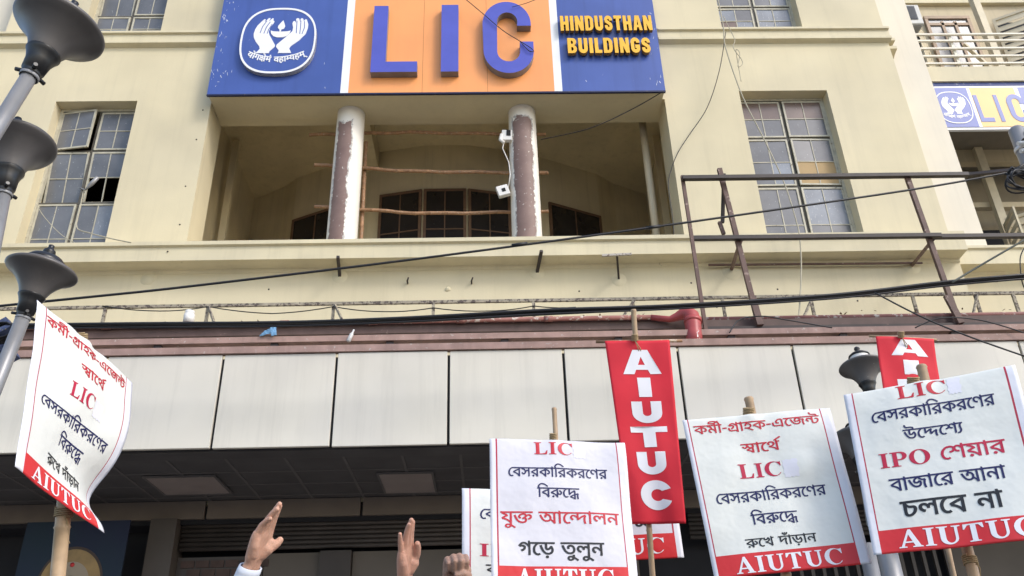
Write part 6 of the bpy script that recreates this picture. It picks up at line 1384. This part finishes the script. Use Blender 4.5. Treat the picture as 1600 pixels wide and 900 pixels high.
# 5, 6: the two placards half hidden behind
P5 = thing('placard', D(760, 905, 3.3), 'mostly hidden placard, only its left strip showing beside the raised fist', 'placard', 'protest placards held up on bamboo poles')
S = Sheet([(722, 761, 3.55), (965, 772, 3.6), (985, 1050, 3.2), (722, 1050, 3.15)], folds(5, 0.005, 0.008))
S.mesh('banner', cloth_paper('placard_print_five', 0.86, uL=0.045, uR=0.933), P5)
S.indic('privat', 0.11, 0.84, 0.125, 0.185, INK_BLUE, P5); S.latin('IPO', 0.11, 0.42, 0.325, 0.395, INK_RED, P5); S.indic('market', 0.15, 0.80, 0.44, 0.50, INK_BLACK, P5)
gp = ground_pole(S.at(0.5, 0.5, -0.03), S.at(0.5, 1.0, -0.03)); pole(P5, [S.at(0.5, 0.05, -0.03), gp[1], gp[2]], 0.014)
P6 = thing('placard', D(1000, 905, 3.3), 'placard hidden below the long red banner, only its lower right corner and red band showing', 'placard', 'protest placards held up on bamboo poles')
S = Sheet([(830, 700, 4.1), (1043, 692, 4.1), (1069, 871, 3.85), (838, 884, 3.85)], folds(6, 0.005, 0.008))
S.mesh('banner', cloth_paper('placard_print_six', 0.79, paper=(0.66, 0.645, 0.69), uL=0.045, uR=0.945), P6)
S.indic('build', 0.22, 0.86, 0.56, 0.68, INK_BLACK, P6, ex=20, ey=10); S.latin('AIUTUC', 0.165, 0.88, 0.825, 0.955, INK_WHITE, P6)
gp = ground_pole(S.at(0.5, 0.5, -0.03), S.at(0.5, 1.0, -0.03)); pole(P6, [S.at(0.5, 0.3, -0.03), gp[1], gp[2]], 0.012)

# flags
def red_mat(name):
    return mat(name, (0.66, 0.022, 0.040), rough=0.7, var=0.10, scale=5, bump=0.15, bscale=14, spots=(7.0, 0.80, (0.5, 0.25, 0.25)))
def flagfold(seed, a):
    def b(u, v): return a*math.sin(5*u+2*v+seed)+a*0.8*math.sin(11*u-3*v+seed*2)*v+a*1.5*noise.noise(Vector((u*2.5+seed, v*5, 1)))
    return b
FL1 = thing('flag', D(1013, 830, 3.4), 'long narrow red banner hanging upright with AIUTUC down its length', 'flag', 'red union banners on poles')
S = Sheet([(945, 533, 3.72), (1046, 531, 3.70), (1072, 818, 3.42), (986, 819, 3.44)], flagfold(1, 0.004))
S.mesh('banner', red_mat('red_banner_cloth'), FL1, 24, 60)
vy = 0.03
for ch, uL, uR, a, b in (('A', 0.22, 0.83, 0.055, 0.195), ('I', 0.43, 0.64, 0.215, 0.325), ('U', 0.285, 0.775, 0.35, 0.468), ('T', 0.22, 0.83, 0.488, 0.60), ('U', 0.265, 0.755, 0.625, 0.745), ('C', 0.25, 0.80, 0.775, 0.93)):
    S.latin(ch, uL, uR, a, b, INK_WHITE, FL1, face=WIDE, name='banner_letter')
mb = MB(); mb.tube([D(931, 534, 3.73), D(1066, 532.5, 3.71)], 0.0068, 10); mb.build('crossbar', M_BAMBOO, FL1)
gp = ground_pole(D(990, 486, 3.79), D(1020, 905, 3.38)); pole(FL1, [gp[0], gp[0].lerp(gp[1], 0.5), gp[1], gp[2]], 0.0115); twine(FL1, D(992, 533, 3.71), UP, 0.011, 7)
FL2 = thing('flag', D(1430, 700, 3.8), 'red banner mostly hidden behind the rightmost placard, its top letter showing', 'flag', 'red union banners on poles')
S = Sheet([(1369, 525, 4.0), (1459, 529.5, 4.0), (1497, 775, 3.7), (1402, 775, 3.7)], flagfold(5, 0.005))
S.mesh('banner', red_mat('red_banner_cloth'), FL2, 24, 60)
for ch, uL, uR, a, b in (('A', 0.22, 0.86, 0.015, 0.125), ('I', 0.40, 0.67, 0.155, 0.25), ('U', 0.265, 0.755, 0.282, 0.41), ('T', 0.22, 0.83, 0.44, 0.56)):
    S.latin(ch, uL, uR, a, b, INK_WHITE, FL2, face=WIDE, name='banner_letter')
mb = MB(); mb.tube([D(1358, 525, 4.01), D(1463, 531, 4.01)], 0.006, 10); mb.build('crossbar', M_CANE, FL2)
gp = ground_pole(D(1406, 521, 4.04), D(1492, 905, 3.5)); pole(FL2, [gp[0], gp[0].lerp(gp[1], 0.5), gp[1], gp[2]], 0.010); twine(FL2, D(1408, 528, 3.99), UP, 0.010, 8)

# ------------------------------------------------------------------ people: raised hands
def skin_mat(name, col, pink):
    m = mat(name, col, rough=0.52, spec=0.35, var=0.10, scale=22, bump=0.25, bscale=150)
    b = m.node_tree.nodes['Principled BSDF']
    b.inputs['Subsurface Weight'].default_value = 0.12; b.inputs['Subsurface Radius'].default_value = (0.012, 0.005, 0.003); b.inputs['Subsurface Scale'].default_value = 0.6
    return m
def sphere_into(bm, c, r, seg=14):
    M_ = Matrix.Translation(c)
    bmesh.ops.create_uvsphere(bm, u_segments=seg, v_segments=seg//2+2, radius=r, matrix=M_)
def chain(bm, pts, radii, seg=14, flat=None):
    """tapered limb: a ball at every joint and a cone between"""
    pts = [Vector(p) for p in pts]
    for p, r in zip(pts, radii): sphere_into(bm, p, r, seg)
    for i in range(len(pts)-1):
        d = pts[i+1]-pts[i]
        if d.length < 1e-5: continue
        q = d.to_track_quat('Z', 'Y').to_matrix().to_4x4()
        bmesh.ops.create_cone(bm, cap_ends=True, cap_tris=False, segments=seg, radius1=radii[i], radius2=radii[i+1], depth=d.length, matrix=Matrix.Translation((pts[i]+pts[i+1])/2)@q)
def melt(bm, voxel, smooth=4, factor=0.5):
    me = bpy.data.meshes.new('melt'); bm.to_mesh(me); bm.free()
    o = bpy.data.objects.new('melt', me); COL.objects.link(o)
    r = o.modifiers.new('r', 'REMESH'); r.mode = 'VOXEL'; r.voxel_size = voxel
    s = o.modifiers.new('s', 'SMOOTH'); s.iterations = smooth; s.factor = factor
    dg = bpy.context.evaluated_depsgraph_get()
    out = bpy.data.meshes.new_from_object(o.evaluated_get(dg))
    bpy.data.objects.remove(o); bpy.data.meshes.remove(me)
    for p in out.polygons: p.use_smooth = True
    return out
def hand_bm(wr, L, S_, N_, sc, fist=False, curl=(0.12, 0.10, 0.12, 0.16), spread=(0.05, 0.0, -0.04, -0.12), thumb=None, elbow=None, fat=1.0):
    bm = bmesh.new(); wr = Vector(wr)
    P = lambda l, s, n: wr+(L*l+S_*s+N_*n)*sc
    bases = [(0.094, 0.030, 0.0), (0.098, 0.010, 0.002), (0.094, -0.010, 0.001), (0.084, -0.029, -0.001)]
    lens = [(0.044, 0.026, 0.022), (0.048, 0.030, 0.023), (0.044, 0.028, 0.023), (0.035, 0.021, 0.020)]
    rad_ = [(0.0102, 0.0092, 0.0086, 0.0072), (0.0104, 0.0094, 0.0088, 0.0074), (0.0100, 0.0090, 0.0084, 0.0070), (0.0088, 0.0080, 0.0074, 0.0062)]
    for (l, s, n), ln, rr, cu, sp_ in zip(bases, lens, rad_, curl, spread):
        chain(bm, [P(0.0, s*0.62, 0.0), P(0.03, s*0.78, 0.0), P(l*0.8, s*0.97, n), P(l, s, n)], [0.020*sc, 0.019*sc, 0.016*sc, 0.0135*sc])
        pos = [P(l, s, n)]; a = 0.0; x, y, z = l, s, n
        cs = (cu, cu*1.3, cu*0.9) if not fist else (1.45, 1.65, 0.9)
        for seg, c in zip(ln, cs):
            a += c; x += seg*math.cos(a)*math.cos(sp_); y += seg*math.cos(a)*math.sin(sp_); z += seg*math.sin(a); pos.append(P(x, y, z))
        chain(bm, pos, [r*sc*fat for r in rr])
    # heel of the thumb, heel of the little finger
    chain(bm, [P(0.012, 0.018, 0.008), P(0.035, 0.030, 0.013), P(0.055, 0.036, 0.011)], [0.020*sc, 0.0235*sc, 0.018*sc])
    chain(bm, [P(0.012, -0.020, 0.007), P(0.045, -0.026, 0.007), P(0.07, -0.026, 0.004)], [0.017*sc, 0.0165*sc, 0.013*sc])
    th = thumb or [(0.045, 0.036, 0.010), (0.070, 0.056, 0.016), (0.094, 0.068, 0.020), (0.112, 0.074, 0.022)]
    chain(bm, [P(*t) for t in th], [0.0165*sc, 0.0128*sc*fat, 0.0115*sc*fat, 0.0092*sc*fat])
    # wrist and forearm
    e = Vector(elbow)
    for s in (-1, 1):
        chain(bm, [P(0.015, 0.017*s, 0.0), P(-0.02, 0.0125*s, 0.0), wr.lerp(e, 0.35)+S_*0.016*s*sc, wr.lerp(e, 0.75)+S_*0.014*s*sc, e], [0.0215*sc, 0.0195*sc, 0.027*sc, 0.036*sc, 0.036*sc])
    return bm
def person(name, label, wr, L, S_, N_, sc, skin, elbow, shoulder, facing, shirt, sleeve_end, **kw):
    """raised arm with the figure below the picture: body, shirt, trousers, hair"""
    elbow, shoulder = Vector(elbow), Vector(shoulder)
    bm = hand_bm(wr, L, S_, N_, sc, elbow=elbow, **kw)
    chain(bm, [elbow, elbow.lerp(shoulder, 0.5), shoulder], [0.040*sc, 0.047*sc, 0.055*sc])
    arm = melt(bm, 0.0026, 5)
    fx = Vector((facing[0], facing[1], 0)).normalized(); sd = Vector((-fx.y, fx.x, 0))   # sd: towards the person's left
    base = shoulder-sd*(-0.19); base = Vector((base.x, base.y, 0)); up = Vector((0, 0, 1)); H = shoulder.z
    c = base+up*H
    bm = bmesh.new()
    chain(bm, [shoulder, c+sd*0.0, c+sd*0.19], [0.055, 0.085, 0.06])
    chain(bm, [c+up*0.06, c-up*0.15, c-up*0.35, c-up*0.50], [0.075, 0.13, 0.125, 0.13])
    chain(bm, [c-up*0.05, c+up*0.10], [0.065, 0.055])
    hd = c+up*0.20+fx*0.02
    chain(bm, [hd+up*0.04, hd-up*0.04+fx*0.02], [0.095, 0.072])
    chain(bm, [hd+fx*0.085, hd+fx*0.108-up*0.025], [0.012, 0.016])
    for s in (-1, 1):
        chain(bm, [hd+sd*0.09*s, hd+sd*0.095*s-up*0.03], [0.015, 0.01], 8)
        hp = c-up*0.52+sd*0.09*s; kn = Vector((hp.x, hp.y, 0.48))+fx*0.02; ft = Vector((hp.x, hp.y, 0.09))
        chain(bm, [hp, kn, ft, ft+fx*0.16-up*0.05], [0.095, 0.06, 0.042, 0.035])
    lsh = c+sd*0.19; chain(bm, [lsh, lsh-up*0.28+sd*0.04, lsh-up*0.52+fx*0.08+sd*0.04, lsh-up*0.66+fx*0.10+sd*0.03], [0.055, 0.043, 0.03, 0.03])
    bod = melt(bm, 0.014, 4)
    b2 = bmesh.new(); b2.from_mesh(arm); b2.from_mesh(bod); me = bpy.data.meshes.new('body'); b2.to_mesh(me); b2.free()
    root = thing(name, base, label, 'person')
    def put(mesh, nm, m, smooth=True):
        mesh.name = nm; mesh.transform(Matrix.Translation(-base)); mesh.materials.clear(); mesh.materials.append(m)
        for p in mesh.polygons: p.use_smooth = True
        o = bpy.data.objects.new(nm, mesh); COL.objects.link(o); o.parent = root; return o
    put(me, 'body', skin)
    bm = bmesh.new()
    chain(bm, [c+up*0.03-sd*0.17, c+up*0.03+sd*0.17], [0.085, 0.085]); chain(bm, [c-up*0.0, c-up*0.2, c-up*0.42, c-up*0.62], [0.12, 0.155, 0.15, 0.155])
    chain(bm, [lsh, lsh-up*0.28+sd*0.04], [0.075, 0.062])
    chain(bm, [shoulder, shoulder.lerp(elbow, 0.6)], [0.08, 0.066])
    put(melt(bm, 0.012, 4), 'shirt', shirt)
    if sleeve_end is not None:
        w_ = Vector(wr); a = w_.lerp(elbow, sleeve_end); dirn = (elbow-w_).normalized(); bm = MB()
        x = S_; y = N_; n = 36; rings = []; rr = random.Random(2)
        prof = [(0.0, 0.031), (0.0, 0.036), (0.02, 0.037), (0.046, 0.0375), (0.05, 0.041), (0.09, 0.046), (0.14, 0.052), (0.20, 0.058), (elbow-a).length and ((elbow-a).length, 0.064)]
        vs = []; fs = []
        for i, (h, r) in enumerate(prof):
            for k in range(n):
                t = 2*math.pi*k/n
                q = r*sc*(1+(0.05 if i > 3 else 0.02)*noise.noise(Vector((math.cos(t)*1.8, math.sin(t)*1.8, h*26)))+(0.03*math.sin(h*60+2*t) if i > 3 else 0))
                vs.append(a+dirn*h+x*math.cos(t)*q*1.16+y*math.sin(t)*q)
        for i in range(len(prof)-1):
            for k in range(n): fs.append((i*n+k, i*n+(k+1) % n, (i+1)*n+(k+1) % n, (i+1)*n+k))
        bm.add(vs, fs, 0, None, True); bm.build('sleeve', shirt, root)
    bm = bmesh.new()
    for s in (-1, 1):
        hp = c-up*0.54+sd*0.09*s; chain(bm, [c-up*0.52+sd*0.05*s, hp, Vector((hp.x, hp.y, 0.48))+fx*0.02, Vector((hp.x, hp.y, 0.12))], [0.13, 0.115, 0.085, 0.075])
    put(melt(bm, 0.014, 3), 'trousers', mat('dark_trousers', (0.04, 0.04, 0.05), rough=0.8))
    bm = bmesh.new(); chain(bm, [hd+up*0.065-fx*0.02, hd-fx*0.045-up*0.01], [0.097, 0.088]); put(melt(bm, 0.012, 3), 'hair', mat('black_hair', (0.01, 0.009, 0.008), rough=0.5))
    return root
SK1 = skin_mat('warm_tan_skin', (0.56, 0.32, 0.225), 0); SK2 = skin_mat('rosy_brown_skin', (0.52, 0.285, 0.205), 0); SK3 = skin_mat('dark_brown_skin', (0.34, 0.205, 0.15), 0)
SH1 = mat('pale_blue_shirt', (0.62, 0.66, 0.74), rough=0.8, var=0.06, scale=9); SH2 = mat('white_kurta', (0.7, 0.68, 0.64), rough=0.8); SH3 = mat('grey_check_shirt', (0.25, 0.27, 0.30), rough=0.8)
TOC = -FW
def frame(right, upv, depth, spin):
    """L along the fingers; S thumb side turned by spin away from the viewer; N the palm"""
    L = (RT*right+UP*upv+FW*depth).normalized()
    s0 = (RT-L*RT.dot(L)).normalized(); n0 = L.cross(s0)
    if n0.dot(TOC) < 0: n0 = -n0
    S_ = s0*math.cos(spin)-n0*math.sin(spin); N_ = n0*math.cos(spin)+s0*math.sin(spin)
    return L, S_, N_
L, S_, N_ = frame(0.31, 0.94, 0.06, rad(60))
w = D(398, 871, 2.95)
person('person', 'person raising an open hand with thumb apart and a pale shirt cuff at the wrist', w, L, S_, N_, 1.0, SK1, w-L*0.25-UP*0.02-RT*0.03, Vector((w.x-0.10, w.y+0.16, 1.50)), (0.1, -1), SH1, 0.12,
       curl=(0.05, 0.10, 0.17, 0.24), spread=(-0.04, -0.02, 0.03, 0.05), fat=1.26, thumb=[(0.032, 0.030, 0.012), (0.044, 0.046, 0.020), (0.058, 0.057, 0.025), (0.070, 0.064, 0.027)])
L, S_, N_ = frame(0.03, 0.98, -0.02, rad(64))
w = D(633, 897, 3.05)
person('person', 'person raising a bare open hand with its little finger spread, between cuffed hand and fist', w, L, S_, N_, 0.97, SK2, w-L*0.25+RT*(-0.02), Vector((w.x-0.04, w.y+0.2, 1.52)), (0.0, -1), SH2, None,
       curl=(0.05, 0.07, 0.10, 0.02), spread=(-0.02, -0.02, -0.03, -0.20), fat=1.22, thumb=[(0.036, 0.034, 0.012), (0.066, 0.038, 0.022), (0.092, 0.034, 0.028), (0.108, 0.028, 0.031)])
L, S_, N_ = frame(0.10, 0.98, -0.10, rad(10))
w = D(709, 913, 2.62)
person('person', 'person raising a clenched dark brown fist in front of the half hidden placard', w, L, S_, N_, 0.90, SK3, w-L*0.25, Vector((w.x-0.02, w.y+0.2, 1.40)), (0.0, -1), SH3, None, fist=True, fat=1.12,
       thumb=[(0.028, 0.034, 0.022), (0.052, 0.038, 0.044), (0.064, 0.020, 0.060), (0.060, -0.002, 0.062)])
